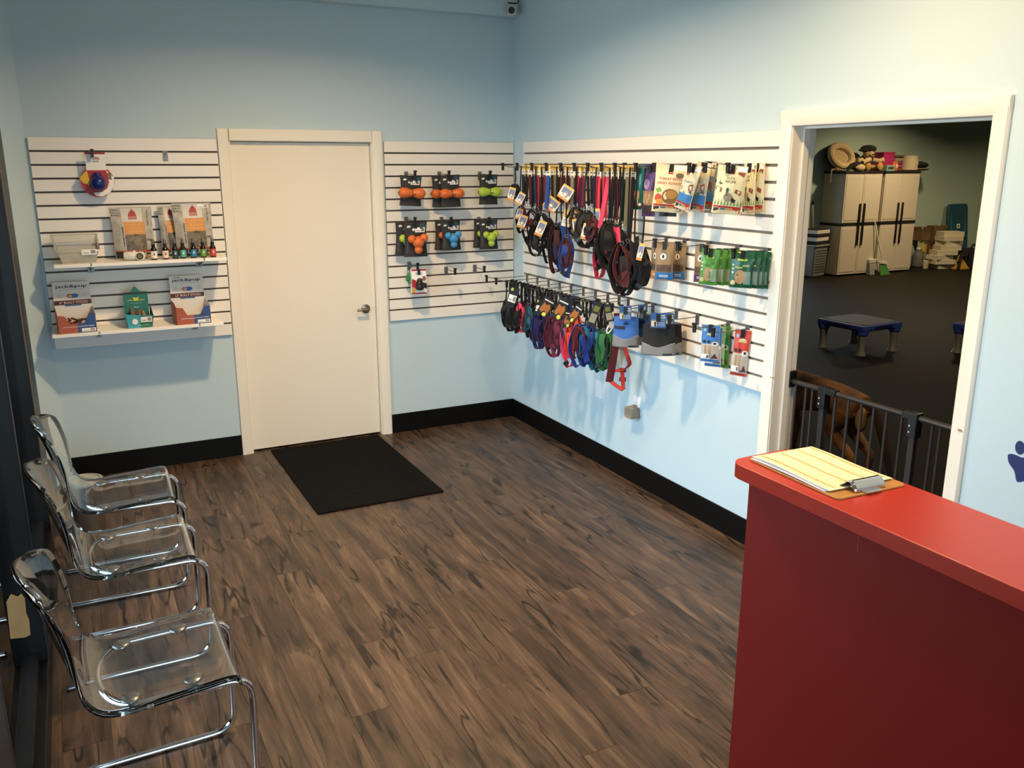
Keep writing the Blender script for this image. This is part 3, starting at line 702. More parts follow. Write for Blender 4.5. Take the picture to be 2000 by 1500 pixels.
# ================================================================ left slat panel: shelves and goods
def shelf(x0, x1, z, label, bracket_x):
    t = thing('wall_shelf', label, 'shelf', ((x0 + x1) / 2, -.021, z)); hw = (x1 - x0) / 2; c = (x0 + x1) / 2
    MB(M('#efece7', .35)).b2((-hw, -.275, -.019), (hw, 0, 0)).build('board', t, bevel=.002, smooth=0)
    for bx in bracket_x:
        MB(STEEL).add([(bx - c - .002, 0, -.075), (bx - c - .002, 0, -.0195), (bx - c - .002, -.22, -.0195), (bx - c - .002, -.22, -.028), (bx - c + .002, 0, -.075), (bx - c + .002, 0, -.0195), (bx - c + .002, -.22, -.0195), (bx - c + .002, -.22, -.028)],
                      [(0, 1, 2, 3), (7, 6, 5, 4), (0, 4, 5, 1), (1, 5, 6, 2), (2, 6, 7, 3), (3, 7, 4, 0)]).box((bx - c, -.002, -.05), (.036, .004, .06)).build('bracket', t, smooth=0)
        MB(STEEL).box((bx - c, -.277, -.004), (.006, .004, .016)).build('bracket_nose', t, smooth=0)
    return t
S1Z, S2Z = 1.352, .960
shelf(-3.02, -2.09, S1Z, 'upper white wall shelf with bottles and treat bags', (-2.83, -2.22))
shelf(-3.074, -2.14, S2Z, 'lower white wall shelf with three display boxes', (-2.83, -2.28))

# hanging ball toy on round red card
p = wa(185, 303, .10); rz = face_cam(p) * .6
t = thing('carded_ball_toy', 'blue ball toy on a round red and white card, upper left panel', 'toy', p, rz)
RED = M('#a81e26', .5); 
mb = MB(WPAPER); hd = [(-.062, -.10), (.062, -.10), (.062, .015), (-.062, .015)]
FR = Matrix(((1, 0, 0, 0), (0, 0, 1, 0), (0, 1, 0, 0), (0, 0, 0, 1)))     # polygon x,z -> extrude along y
mb.prism(hd, 0, .003, FR); mb.m(RED).prism([(-.064, .006), (.064, .006), (.064, .018), (-.064, .018)], -.0005, .0035, FR).build('header', t, smooth=0)
mb = MB(RED)
ringp = [(.105 * math.cos(q), -.175 + .105 * math.sin(q)) for q in [2 * PI * k / 32 for k in range(32)]]
mb.prism(ringp, .0005, .004, FR); disc = mb.build('disc_card', t, smooth=0)
mb = MB(M('#d8b32c', .5)); mb.prism([(-.112, -.15), (-.06, -.10), (-.045, -.20), (-.09, -.185)], -.001, .0005, FR)
mb.m(WPAPER).prism([(.06, -.10), (.104, -.15), (.10, -.21), (.065, -.255), (.02, -.275), (-.02, -.27), (-.035, -.25), (.02, -.245), (.055, -.22), (.07, -.18)], -.001, .0005, FR)
mb.m(M('#7d6a5e', .6)).prism([(.06, -.12), (.085, -.115), (.09, -.165), (.065, -.16)], -.0016, -.001, FR)
mb.build('printed_areas', disc, smooth=0)
mb = MB(INK); sh = Sheet(.2, .2, 0, .5, .5)
sh.text(mb, 'KONG', .5, .40, .26, .10, M('#7c2027', .5), e=.004); sh.text(mb, 'Goodie', .5, .30, .2, .06, M('#2a3470', .5), e=.004); mb.build('lettering', t, smooth=0)
BLUEB = M('#16246f', .22, name='blue_rubber')
MB(BLUEB).ball((0, -.030, -.185), (.052, .050, .052), 20, 12).tube([(0, -.02, -.145), (0, -.02, -.115)], [.028, .022], 14).build('ball', t)
t.scale = (.84, .84, .84)
hook(Vector((wa(178, 296, .021).x, -.0205, groove_z(1))), 'A', .12, 'steel hook holding the round red toy card')
hook(Vector((wa(322, 296, .021).x, -.0205, groove_z(1))), 'A', .06, 'bare steel hook bracket at the top of the left panel', tip=False)

# translucent bin
p = wa(153, 511, .17); t = thing('plastic_bin', 'empty translucent open-front plastic bin on the upper shelf', 'bin', (p.x, -.165, S1Z + .0005), .05)
FROST = thin_glass('frosted_plastic', '#f4f4ef', haze=.28, hazecol='#f2f0e8', rough=.2)
mb = MB(FROST); a, b, c, d = .085, .105, .115, .135; H = .15
def wallq(p0, p1, p2, p3, th=.002):
    n = (Vector(p1) - Vector(p0)).cross(Vector(p3) - Vector(p0)).normalized() * th
    v = [Vector(x) for x in (p0, p1, p2, p3)]; mb.add(v + [x + n for x in v], [(3, 2, 1, 0), (4, 5, 6, 7), (0, 1, 5, 4), (1, 2, 6, 5), (2, 3, 7, 6), (3, 0, 4, 7)])
wallq((-a, -.07, 0), (a, -.07, 0), (a, .07, 0), (-a, .07, 0)); wallq((-a, .07, 0), (a, .07, 0), (c, .09, H), (-c, .09, H))
wallq((-a, -.07, 0), (a, -.07, 0), (b, -.085, .065), (-b, -.085, .065))
wallq((-a, -.07, 0), (-a, .07, 0), (-c, .09, H), (-b, -.085, .075)); wallq((a, -.07, 0), (a, .07, 0), (c, .09, H), (b, -.085, .075)); mb.build('tub', t, smooth=0)
mb = MB(FROST); mb.tube([(-b, -.088, .068), (b, -.088, .068), (b + .004, -.085, .075), (c + .003, .09, H), (-c - .003, .09, H), (-b - .004, -.085, .075)], .005, 6, True).build('rim', t)
sh = Sheet(.078, .03, 0, .5, .5); mb = MB(WPAPER); sh.barcode(mb, 0, 0, 1, 1); mb.build('price_sticker', t, loc=(.055, -.0935, .062), smooth=0)
MB(M('#8a7a6c', .8)).ball((.0, -.02, .010), (.04, .03, .006), 10, 6).build('residue', t)

# white plug adapter with round lens
p = wa(262, 497, .2); t = thing('plug_in_device', 'small white plug-in device with round black socket on the upper shelf', 'device', (p.x, -.215, S1Z + .026), -.3)
WPL = M('#dedcd6', .4)
mb = MB(WPL); mb.T = Matrix.Rotation(PI / 2, 4, 'X'); mb.T = Matrix.Translation((0, 0, 0)) @ Matrix.Rotation(PI / 2, 4, 'Y')
mb.lathe([(.022, -.055), (.025, -.05), (.025, .01), (.020, .02), (.020, .03)], 18).build('body', t)
mb = MB(WPL); mb.T = Matrix.Translation((.038, -.01, 0)) @ Matrix.Rotation(PI / 2, 4, 'X'); mb.lathe([(.022, -.02), (.0255, -.015), (.0255, .02), (.020, .022)], 20)
mb.m(M('#3b352c', .4)).lathe([(.0, .0235), (.019, .0235), (.019, .02)], 20).m(M('#b9a97c', .3, metal=.7)).lathe([(.004, .024), (.012, .0245), (.012, .0235), (.004, .0235)], 16).build('socket', t)
MB(INK).box((-.056, -.004, .008), (.002, .003, .010)).box((-.056, -.004, -.008), (.002, .003, .010)).build('slots', t, smooth=0)
MB(WPL).ball((0, .0, .024), (.008, .008, .008), 8, 6).build('button', t)

# jerky bags on the upper shelf
GREYB = M('#a6a39c', .38, vary=1.22, name='grey_pouch'); ORNG = M('#c98845', .5); CLOTH = M('#c9c7c2', .45); CHUNK = M('#5c554c', .45, vary=1.45, bump=.8, bscale=60); DARKT = M('#22262b', .5); TEALP = M('#3d6d74', .5); REDP = M('#a32b27', .5)
ORT = M('#dca467', .55)
def crunch_bag(px0, px1, ytop, ybot, dep, label, rz, sticker, seed):
    pc_ = wa((px0 + px1) / 2, ybot, dep); s = scale_at(pc_); w = (px1 - px0) / s / math.cos(rz) * .96; h = (ybot - ytop) / s * 1.03
    t = thing('treat_bag', label, 'treat bag', (pc_.x, -dep, S1Z + .001), rz, 'grey treat pouches on the upper shelf')
    sh = Sheet(w, h, .07, .5, 0, 'stand', seed, .0016, lean=.10); sh.body('pouch', t, GREYB)
    mb = MB(); R = sh.rect
    R(mb, .26, .08, .76, .985, CLOTH, e=.0012); R(mb, .28, .475, .80, .72, ORNG, e=.0018); R(mb, .28, .17, .80, .475, CHUNK, 8, 8, e=.0018)
    R(mb, .02, .02, .98, .15, DARKT, e=.0012); R(mb, .02, .14, .98, .165, REDP, e=.002); R(mb, .45, .03, .68, .12, TEALP, e=.002); R(mb, .72, .03, .93, .13, ORNG, e=.002)
    sh.poly(mb, [(.42, .76), (.62, .76), (.62, .84), (.60, .90), (.52, .955), (.45, .90), (.42, .84)], REDP, .0022); R(mb, .51, .93, .53, .97, REDP, 1, 1, .0022)
    sh.text(mb, 'PLATO', .52, .805, .17, .035, CLOTH, .0028); sh.text(mb, 'PET TREATS', .52, .772, .16, .018, CLOTH, .0028)
    for tx, v, ww in (("HUNDUR'S", .665, .46), ('CRUNCH', .595, .38), ('JERKY MINIS', .525, .40)): sh.text(mb, tx, .54, v, ww, .048, ORT, .0026)
    sh.text(mb, 'FISH SKIN', .245, .44, .045, .36, INK, .0022, vert=1)
    for tx, v in (('100%', .95), ('NATU', .90), ('RAL', .85)): sh.text(mb, tx, .12, v, .18, .032, INK, .002)
    sh.text(mb, 'NON PROTEIN', .88, .80, .035, .28, INK, .0022, vert=1); sh.text(mb, 'FISH', .89, .36, .13, .04, INK, .0022)
    rk = random.Random(seed)
    for _ in range(9): sh.disc(mb, rk.uniform(.34, .74), rk.uniform(.2, .40), .05, .022, M('#74695c', .5), .0026, 6)
    sh.poly(mb, [(.44, .46), (.54, .485), (.66, .46), (.54, .435)], DARKT, .003)
    if sticker: sh.barcode(mb, .64, .90, .93, .975, .0035)
    mb.build('front_print', t, smooth=0)
crunch_bag(318, 362, 404, 497, .085, 'grey fish jerky pouch half hidden behind another pouch on the shelf', .10, False, 2)
crunch_bag(226, 305, 405, 500, .12, 'grey fish jerky pouch standing alone beside the white plug-in device', .06, False, 1)
crunch_bag(346, 422, 402, 500, .13, 'front grey fish jerky pouch with price sticker near the door', .06, True, 3)

# dropper bottles
AMB = M('#1c1210', .15, name='amber_glass')
cols = [('#e8e6e2', 'white'), ('#e9cfc8', 'pale pink'), ('#20464c', 'dark teal'), ('#4fa596', 'mint green'), ('#2b76a8', 'blue'), ('#5c8f3d', 'green'), ('#b8403d', 'red')]
for (px, (c, nm)) in zip((301.5, 324, 343, 358.5, 379, 398, 417), cols):
    p = wa(px, 503, .235); t = thing('spray_bottle', f'small dark spray bottle with {nm} label on the upper shelf', 'bottle', (p.x, -.235, S1Z + .0005), .0, 'spray bottles in a row')
    MB(AMB).lathe([(.015, 0), (.0175, .003), (.0175, .055), (.015, .066), (.009, .072), (.009, .078)], 18).build('bottle', t)
    lab = MB(M(c, .5)).lathe([(.0179, .008), (.0180, .0085), (.0180, .05), (.0179, .0505)], 18).build('label', t)
    mb = MB(M('#f0efe9' if nm not in ('white', 'pale pink') else '#3a2c2c', .6)); mb.T = Matrix.Translation((0, -.0184, .033)) @ Matrix.Rotation(PI / 2, 4, 'X')
    mb.prism(ell(0, -.002, .005, .004), 0, .0004)
    for dx, dy in ((-.005, .005), (-.0017, .008), (.0017, .008), (.005, .005)): mb.prism(ell(dx, dy, .0013, .0018, n=8), 0, .0004)
    mb.build('emblem', lab, smooth=0)
    MB(PLASB).lathe([(.0105, .076), (.0105, .09), (.007, .093), (.006, .108), (.0035, .112)], 14).build('sprayer', t)
    MB(thin_glass('cap_' + nm.replace(' ', '_'), '#cfd3d6', haze=.12) if nm == 'white' else bpy.data.materials['cap_white']).lathe([(.009, .088), (.0085, .112), (.005, .118), (0, .119)], 14).build('cap', t)

# display boxes on the lower shelf
SALM = M('#a4553f', .6); BLU = M('#2f4d86', .6); CARDW = M('#dcdad5', .6); MARO = M('#4a2526', .6)
def bully_box(px, label, txt, fill, dx0):
    p = wa(px, 640, .2); t = thing('display_box', label, 'display box', (p.x, -.225, S2Z + .0005), dx0, 'bully stick display boxes')
    w, dep, hf, hs = .098, .105, .085, .13        # half width, depth front/back
    front = [(-w, 0), (w, 0), (w, hf + .02), (w * .62, hf + .015), (w * .38, hf - .03), (-w * .38, hf - .03), (-w * .62, hf + .015), (-w, hf + .02)]
    fl_ = MB(CARDW); fl_.b2((-w, -.05, 0), (w, dep, .002)); fl_.build('base', t, smooth=0)
    fr = MB(SALM).prism([(-w, 0), (0, 0), (0, hf - .03), (-w * .38, hf - .03), (-w * .62, hf + .015), (-w, hf + .02)], -.052, -.050, FR)
    fr.m(BLU).prism([(0, 0), (w, 0), (w, hf + .02), (w * .62, hf + .015), (w * .38, hf - .03), (0, hf - .03)], -.052, -.050, FR); fp = fr.build('front_panel', t, smooth=0)
    sh = Sheet(2 * w, .1, 0, .5, 0); mb = MB()
    sh.text(mb, 'NATURALLY', .33, .36, .42, .06, WPAPER, .0012); sh.text(mb, 'ODOR FREE', .74, .37, .40, .06, WPAPER, .0012); sh.barcode(mb, .60, .05, .97, .24, .002)
    for k in range(3): sh.rect(mb, .72 + .04 * k, .45, .725 + .04 * k, .85 - .1 * k, INK, 1, 1, .0012)
    mb.build('front_print', fp, loc=(0, -.0522, 0), smooth=0)
    for s, m_ in ((-1, SALM), (1, CARDW)):
        q = [(-.05, 0), (dep, 0), (dep, hs), (.02, hs - .005), (-.05, hf + .02)]
        A = Matrix(((0, 0, 1, 0), (1, 0, 0, 0), (0, 1, 0, 0), (0, 0, 0, 1)))
        MB(m_).prism(q, s * w - .001, s * w + .001, A).build('side_panel', t, smooth=0)
    mb = MB(CARDW); mb.b2((-w, dep, 0), (w, dep + .002, .275)); bp_ = mb.build('back_panel', t, smooth=0)
    sh = Sheet(2 * w, .275, 0, .5, 0); mb = MB()
    sh.text(mb, 'jack&pup', .5, .90, .84, .085, INK, .001)
    if txt[0] == '1': sh.text(mb, 'THE', .22, .965, .2, .025, INK, .001)
    sh.rect(mb, .14, .835, .86, .838, M('#777777', .6), 1, 1, .001)
    sh.rect(mb, .0, .52, 1, .615, MARO, 1, 1, .001); sh.text(mb, txt + ' BULLY STICKS', .52, .567, .76, .05, M('#cfc6bd', .6), .0016); sh.rect(mb, .28, .49, .72, .52, M('#3f6a9c', .6), 1, 1, .001)
    sh.poly(mb, [(.34, .71), (.40, .75), (.5, .745), (.5, .665), (.42, .655)], M('#b06a3c', .6), .0012); sh.poly(mb, [(.5, .745), (.6, .755), (.68, .715), (.62, .66), (.5, .66)], M('#3b6db0', .6), .0012)
    sh.disc(mb, .45, .70, .05, .03, M('#d8b08a', .6), .0018, 8)
    for u0 in (.10, .78):
        for k in range(3): sh.rect(mb, u0, .76 - .035 * k, u0 + .13, .765 - .035 * k, M('#8f8f8f', .6), 1, 1, .001)
    mb.build('back_print', bp_, loc=(0, dep - .0005, 0), smooth=0)
    rk = random.Random(px)
    for k in range(fill):
        x = rk.uniform(-.07, .05); mb = MB(M('#5d3a24', .6, vary=1.3)); mb.tube(smooth_path([(x, rk.uniform(-.03, .08), .02 + .009 * (k % 5)), (x + .02, rk.uniform(-.03, .08), .03 + .009 * (k % 5)), (x + rk.uniform(-.03, .05), rk.uniform(-.03, .08), .035 + .011 * (k % 5))], 3), .006, 6); mb.build('bully_stick', t)
bully_box(151, 'salmon and blue display box of short bully sticks, lower shelf left end', '6"', 12, .06)
bully_box(377, 'salmon and blue display box of long bully sticks, nearly empty, near door', '12"', 2, .06)
p = wa(272, 632, .2); t = thing('display_box', 'teal display box of chew sticks in the middle of the lower shelf', 'display box', (p.x, -.215, S2Z + .0005), .05)
TEAL = M('#1f6f66', .55); AQUA = M('#3f9fb0', .55)
mb = MB(AQUA); mb.add([(-.065, -.05, 0), (.065, -.05, 0), (.075, -.06, .07), (-.075, -.06, .085)], [(0, 1, 2, 3)]); mb.m(TEAL).add([(.0, -.0505, 0), (.065, -.0505, 0), (.075, -.0605, .07), (.0, -.0605, .074)], [(0, 1, 2, 3)]); fp = mb.build('front_panel', t, solid=.002, smooth=0)
MB(AQUA).add([(-.065, -.05, 0), (-.065, .05, 0), (-.075, .055, .125), (-.075, -.06, .085)], [(0, 1, 2, 3)]).build('side_panel', t, solid=.002, smooth=0)
MB(TEAL).add([(.065, -.05, 0), (.065, .05, 0), (.075, .055, .125), (.075, -.06, .07)], [(0, 1, 2, 3)]).build('side_panel', t, solid=.002, smooth=0)
MB(TEAL).b2((-.065, -.05, 0), (.065, .05, .002)).build('base', t, smooth=0)
bp_ = MB(TEAL).prism([(-.065, 0), (.065, 0), (.068, .20), (.03, .20), (0, .235), (-.03, .20), (-.068, .20)], .05, .052, FR).build('back_panel', t, smooth=0)
sh = Sheet(.13, .2, 0, .5, 0); mb = MB(); YEL = M('#c9c64a', .6)
sh.text(mb, 'yaky', .28, .76, .30, .05, YEL, .001); sh.text(mb, 'stick', .73, .76, .30, .05, YEL, .001); sh.poly(mb, [(.42, .73), (.58, .73), (.6, .80), (.65, .85), (.5, .82), (.35, .85), (.4, .80)], YEL, .001)
sh.rect(mb, .25, .66, .75, .665, CARDW, 1, 1, .001); sh.text(mb, 'Beef', .5, .55, .2, .04, CARDW, .001); sh.rect(mb, 0, .94, 1, .99, M('#2a2f2c', .6), 1, 1, .001); mb.build('back_print', bp_, loc=(0, .0495, 0), smooth=0)
mb = MB(); sh = Sheet(.13, .08, 0, .5, 0); star = [(.28 + (.15 if k % 2 else .1) * math.cos(k * PI / 9), .5 + (.28 if k % 2 else .18) * math.sin(k * PI / 9)) for k in range(18)]
sh.poly(mb, star, WPAPER, .001); sh.barcode(mb, .52, .42, 1.0, .82, .002); sh.text(mb, 'yaky stick', .62, .2, .5, .12, YEL, .0015)
mb.T = Matrix.Rotation(-.12, 4, 'X'); mb.build('front_print', fp, loc=(0, -.0535, 0), rot=(.13, 0, 0), smooth=0)
rk = random.Random(9)
for k in range(8):
    x = -.05 + .013 * k; MB(M('#6d5d4c' if k % 3 else '#8a7a63', .7, vary=1.2)).tube([(x, -.04, .06), (x * .5 + rk.uniform(-.02, .03), .03, .05 + rk.uniform(.01, .06))], .010, 8).build('chew_stick', t)

# ================================================================ middle slat panel: rubber toys on black cards
BCARD = M('#231d1a', .55, name='black_card'); ORT_ = M('#d0682a', .45, bump=.1, bscale=150); LIM = M('#a9c23c', .45, bump=.1, bscale=150); SKY = M('#3f8fc4', .45, bump=.1, bscale=150)
TOYC = {'orange': ORT_, 'lime green': LIM, 'sky blue': SKY}
def toy_card(px, py, dep, w, h, kind, col, label, roll=0, sticker=True, seed=0, yaw=0):
    p = wa(px, py, dep); t = thing('carded_toy', label, 'toy', p, face_cam(p) * .35 + yaw, 'rubber dog toys on the middle panel'); t.rotation_euler[1] = roll
    sh = Sheet(w, h, 0, .5, .93, curl=.008, seed=seed); sh.P0 = sh.P
    sh.outline = lambda u, v: 1 - .10 * math.sin(PI * v)
    c = sh.body('card', t, BCARD, 8, 10); mb = MB()
    sh.rect(mb, .70, .80, .94, .96, M('#274a57', .5), 2, 2); sh.poly(mb, [(.12, .86), (.2, .9), (.3, .88), (.28, .84), (.14, .83)], CARDW, .0012)
    if sticker: sh.barcode(mb, .48, .70, .93, .84, .002)
    sh.poly(mb, [(.34, .78), (.42, .83), (.5, .8), (.46, .75), (.38, .74)], CARDW, .0012)
    if kind == 'tri':
        for k in range(5): sh.rect(mb, .1, .12 + .07 * k, .16, .16 + .07 * k, M('#5a5450', .6), 1, 1)
    mb.build('print', c, smooth=0)
    m_ = TOYC[col]; tm = MB(m_); r = w * .232
    if kind == 'bone':
        z0 = -h * .50; prof = []
        for k in range(25):
            x = -1 + 2 * k / 24; prof.append((r * (.66 + .36 * math.sin(PI * min(1, abs(x) / 1.1)) ** 1.3) * math.sqrt(max(0, 1 - max(0, abs(x) - .66) ** 2 / .1157)), x * w * .63))
        tm.T = Matrix.Translation((0, -r * .9, z0)) @ Matrix.Rotation(PI / 2, 4, 'Y') @ Matrix.Rotation(.05, 4, 'X'); tm.lathe(prof, 16); ob = tm.build('toy', t)
        MB(INK).tube([(0, -.001 - r * .9 + (r * .66) * math.cos(q), z0 + r * .66 * math.sin(q)) for q in [2 * PI * k / 16 for k in range(16)]], .002, 5, True).build('tie', t)
        MB(M('#5c2c10', .6)).box((-w * .60, -r * 1.0, z0), (.004, r * .5, r * .5)).box((w * .16, -r * 1.72, z0 - r * .1), (w * .3, .003, .006), Matrix.Rotation(-.3, 3, 'Y')).build('slot', ob, smooth=0)
    else:
        z0 = -h * .50
        for k, a in enumerate((PI * .86, PI * .14 + .15, -PI / 2)):
            L_ = w * .28; q = Vector((math.cos(a) * L_, 0, math.sin(a) * L_ * 1.05))
            tm.T = Matrix.Translation((.01, -r * .9, z0))
            tm.tube([Vector((0, 0, 0)), q * .45, q * .8, q * 1.1], [r * .95, r * .62, r * .66, r * .55], 14); tm.ball(q * 1.05, r * .74, 14, 9)
        tm.ball((0, 0, 0), r * 1.05, 14, 10); ob = tm.build('toy', t, smooth=60)
        for s in (-1, 1): MB(INK).tube([(s * w * .15 + .01 + .006 * s * math.cos(q), -r * .9 + r * .7 * math.sin(q), z0 + w * .09 + r * .72 * math.cos(q)) for q in [2 * PI * k / 14 for k in range(14)]], .002, 5, True).build('tie', t)
    MB(PLASB).b2((-.011, -.006, -.028), (.011, -.001, .012)).build('hang_tab', t, smooth=0)
    return t
HA = [('row', 804, 345, 3), ('row', 876, 345, 3), ('row', 953, 343, 3), ('row', 806, 436, 7), ('row', 877, 435, 7), ('row', 950, 434, 7)]
toy_card(803, 347, .15, .150, .20, 'bone', 'orange', 'orange bone-shaped toy on black card, nearest the door in the upper row', .05)
toy_card(862, 347, .09, .135, .215, 'bone', 'orange', 'orange bone-shaped toy half hidden behind another, upper row middle', .0, False)
toy_card(879, 346, .17, .140, .215, 'bone', 'orange', 'front orange bone-shaped toy on black card, upper row middle', -.03)
toy_card(954, 345, .16, .138, .205, 'bone', 'lime green', 'lime green bone-shaped toy on black card in the upper row', .0)
toy_card(794, 437, .09, .155, .235, 'tri', 'lime green', 'lime green knobbly toy hidden behind the big orange one', .04, False)
toy_card(811, 438, .17, .165, .235, 'tri', 'orange', 'big orange three-lobed toy on black card in the lower row', .0)
toy_card(868, 435, .09, .135, .205, 'tri', 'orange', 'orange three-lobed toy hidden behind the blue one', .03, False)
toy_card(880, 436, .16, .140, .200, 'tri', 'sky blue', 'sky blue three-lobed toy on black card in the lower row', -.03)
toy_card(943, 433, .09, .130, .20, 'tri', 'lime green', 'lime green three-lobed toy at the back, near the room corner', .04, False)
toy_card(954, 434, .15, .138, .205, 'tri', 'lime green', 'front lime green three-lobed toy on black card near the corner', -.02)
for px, py, k, w in ((806, 340, 4, 'the single orange bone toy'), (872, 340, 4, 'two orange bone toys'), (952, 340, 4, 'the green bone toy'), (806, 430, 8, 'the big orange lobed toy'), (876, 430, 8, 'the blue lobed toy'), (950, 430, 8, 'the green lobed toys')):
    q = wa(px, py, .15); hook(Vector((q.x, -.0205, q.z + .012)), 'A', .18, 'steel hook holding ' + w)
for px, py, w in ((871, 522, 'nearer the boxed black toy'), (927, 518, 'nearer the room corner')):
    q = wa(px, py, .021); hook(Vector((q.x, -.0205, q.z)), 'A', .17, 'empty hook with black tip on the middle panel, ' + w)
# boxed black rubber toy and green toy
p = wa(818, 528, .15); t = thing('boxed_toy', 'black rubber chew toy on white and red box card, middle panel', 'toy', p, face_cam(p) * .5, None)
sh = Sheet(.103, .172, 0, .5, .95); mb = MB(WPAPER); mb.b2((-.0515, 0, -.163), (.0515, .05, .009)); bx = mb.build('box', t, bevel=.001, smooth=0)
mb = MB(); sh.rect(mb, 0, .93, 1, 1, RED, 1, 1); sh.rect(mb, 0, 0, 1, .06, RED, 1, 1); sh.poly(mb, [(0, .62), (.3, .55), (.4, .2), (0, .3)], RED, .001); sh.poly(mb, [(0, .3), (.3, .2), (.2, .06), (0, .06)], M('#c79a3a', .6), .001)
sh.disc(mb, .84, .62, .13, .10, M('#8d6a50', .6), .001); sh.poly(mb, [(.62, .3), (1, .2), (1, .42), (.8, .46)], INK, .001); sh.text(mb, 'KONG', .5, .82, .42, .09, M('#7c2027', .5), .0012); mb.build('print', bx, smooth=0)
MB(M('#101010', .4, name='black_rubber')).lathe([(.012, 0), (.026, .006), (.030, .02), (.026, .034), (.024, .038), (.026, .046), (.024, .056), (.019, .062), (.020, .070), (.015, .080), (.006, .084)], 18, (0, -.022, -.135)).build('toy', t)
MB(PLASB).b2((-.009, -.006, -.03), (.009, -.001, .01)).build('hang_tab', t, smooth=0)
p = wa(801, 534, .09); t = thing('green_toy', 'small green rubber toy poking out behind the boxed black toy', 'toy', p, 0)
GR = M('#2e7a43', .5); MB(GR).ball((0, 0, -.02), (.025, .025, .025)).ball((-.02, -.004, -.04), (.016, .016, .014)).ball((.02, 0, -.045), (.018, .018, .018)).ball((0, 0, -.055), (.02, .02, .022)).build('toy', t)
MB(PLASB).tube([(0, 0, .0), (0, .0, .03)], .002, 6).build('tie', t)
q = wa(812, 520, .15); hook(Vector((q.x, -.0205, q.z + .015)), 'A', .17, 'steel hook holding the boxed black chew toy')
# ================================================================ right wall goods
WEB = lambda c: M(c, .75, bump=.35, bscale=900)
def px_of(P):
    d = Vector(P) - CAM; z = d.dot(FWD); return (1000 + F_PX * d.dot(RGT) / z, 750 - F_PX * d.dot(UPV) / z)
def on_hook(y, z, px):
    """offset from the wall at which a rod at wall position y is seen at column px"""
    a, b = .0, .6
    for _ in range(30):
        m = (a + b) / 2
        if px_of((-m, y, z))[0] > px: a = m
        else: b = m
    return m
def wall_hook(px_base, k, length, label, tip=True):
    z = groove_z(k); q = wb(px_base, 0, .0205); lo, hi = -.2, -2.7
    for _ in range(40):
        m = (lo + hi) / 2
        if px_of((-.0205, m, z))[0] < px_base: lo = m
        else: hi = m
    hook(Vector((-.0205, m, z)), 'B', length, label, tip); HOOKS.append((m, z - .014, length)); return m
def seat(px, py, o, tol=.12):
    """move a hanging point along its line of sight onto the nearest rod"""
    p = wb(px, py, o); best = None
    for (y, z, ln) in HOOKS:
        if z + .02 < p.z or z - p.z > .36: continue
        oh = on_hook(y, z, px)
        if .03 < oh < ln and (best is None or abs(oh - o) < abs(best[0] - o)): best = (oh, y, z)
    if best and abs(best[0] - o) < tol: return wb(px, py, best[0]), best[2]
    return p, p.z
HOOKS = []
ZT1 = groove_z(2) - .012; ZT2 = groove_z(7) - .012; ZT3 = groove_z(12) - .012
# --- top row hooks for the leashes
hb = [1058, 1088, 1118, 1148, 1178, 1206, 1234, 1262, 1290]
LH = [wall_hook(px, 2, .30, f'{ORD[i]} hook from the corner in the leash row') for i, px in enumerate(hb)]
YELC = M('#d9b45c', .6); CREAM = M('#e3dccb', .6)
leashes = [(1022, 400, '#151417', 'black'), (1029, 392, '#1a1718', 'black'), (1035, 398, '#4a1a20', 'burgundy'), (1041, 402, '#131214', 'black'), (1047, 396, '#223c7a', 'blue'), (1052, 402, '#8f2a2c', 'red'), (1057, 415, '#111012', 'wide black'), (1064, 398, '#6e2326', 'dark red'), (1071, 405, '#20407f', 'blue'), (1078, 396, '#1b1a1d', 'black'), (1083, 400, '#7d7453', 'olive tan'), (1089, 394, '#1c1a1a', 'black'),
           (1095, 402, '#6f2027', 'burgundy'), (1101, 396, '#23201f', 'charcoal'), (1107, 405, '#a63a44', 'red'), (1113, 398, '#111114', 'black'), (1118, 402, '#8b7d62', 'tan'), (1124, 398, '#18171c', 'black'), (1130, 396, '#a32c48', 'raspberry'), (1135, 405, '#3b1f5c', 'purple'), (1141, 404, '#8b2c2a', 'rust red'), (1148, 400, '#141316', 'black'), (1155, 396, '#1d1523', 'dark purple'), (1162, 404, '#2c1b41', 'purple'),
           (1170, 420, '#d0364f', 'hot pink'), (1177, 428, '#d8405a', 'hot pink'), (1183, 424, '#b23440', 'coral'), (1190, 444, '#de4467', 'bright pink'), (1197, 425, '#151416', 'black'), (1204, 428, '#58201f', 'maroon'), (1211, 425, '#241a2e', 'dark plum'), (1218, 430, '#1e3a2c', 'dark green'), (1225, 440, '#8d8264', 'khaki'), (1231, 442, '#8a7e60', 'khaki'), (1237, 470, '#17161a', 'black')]
rl = random.Random(21)
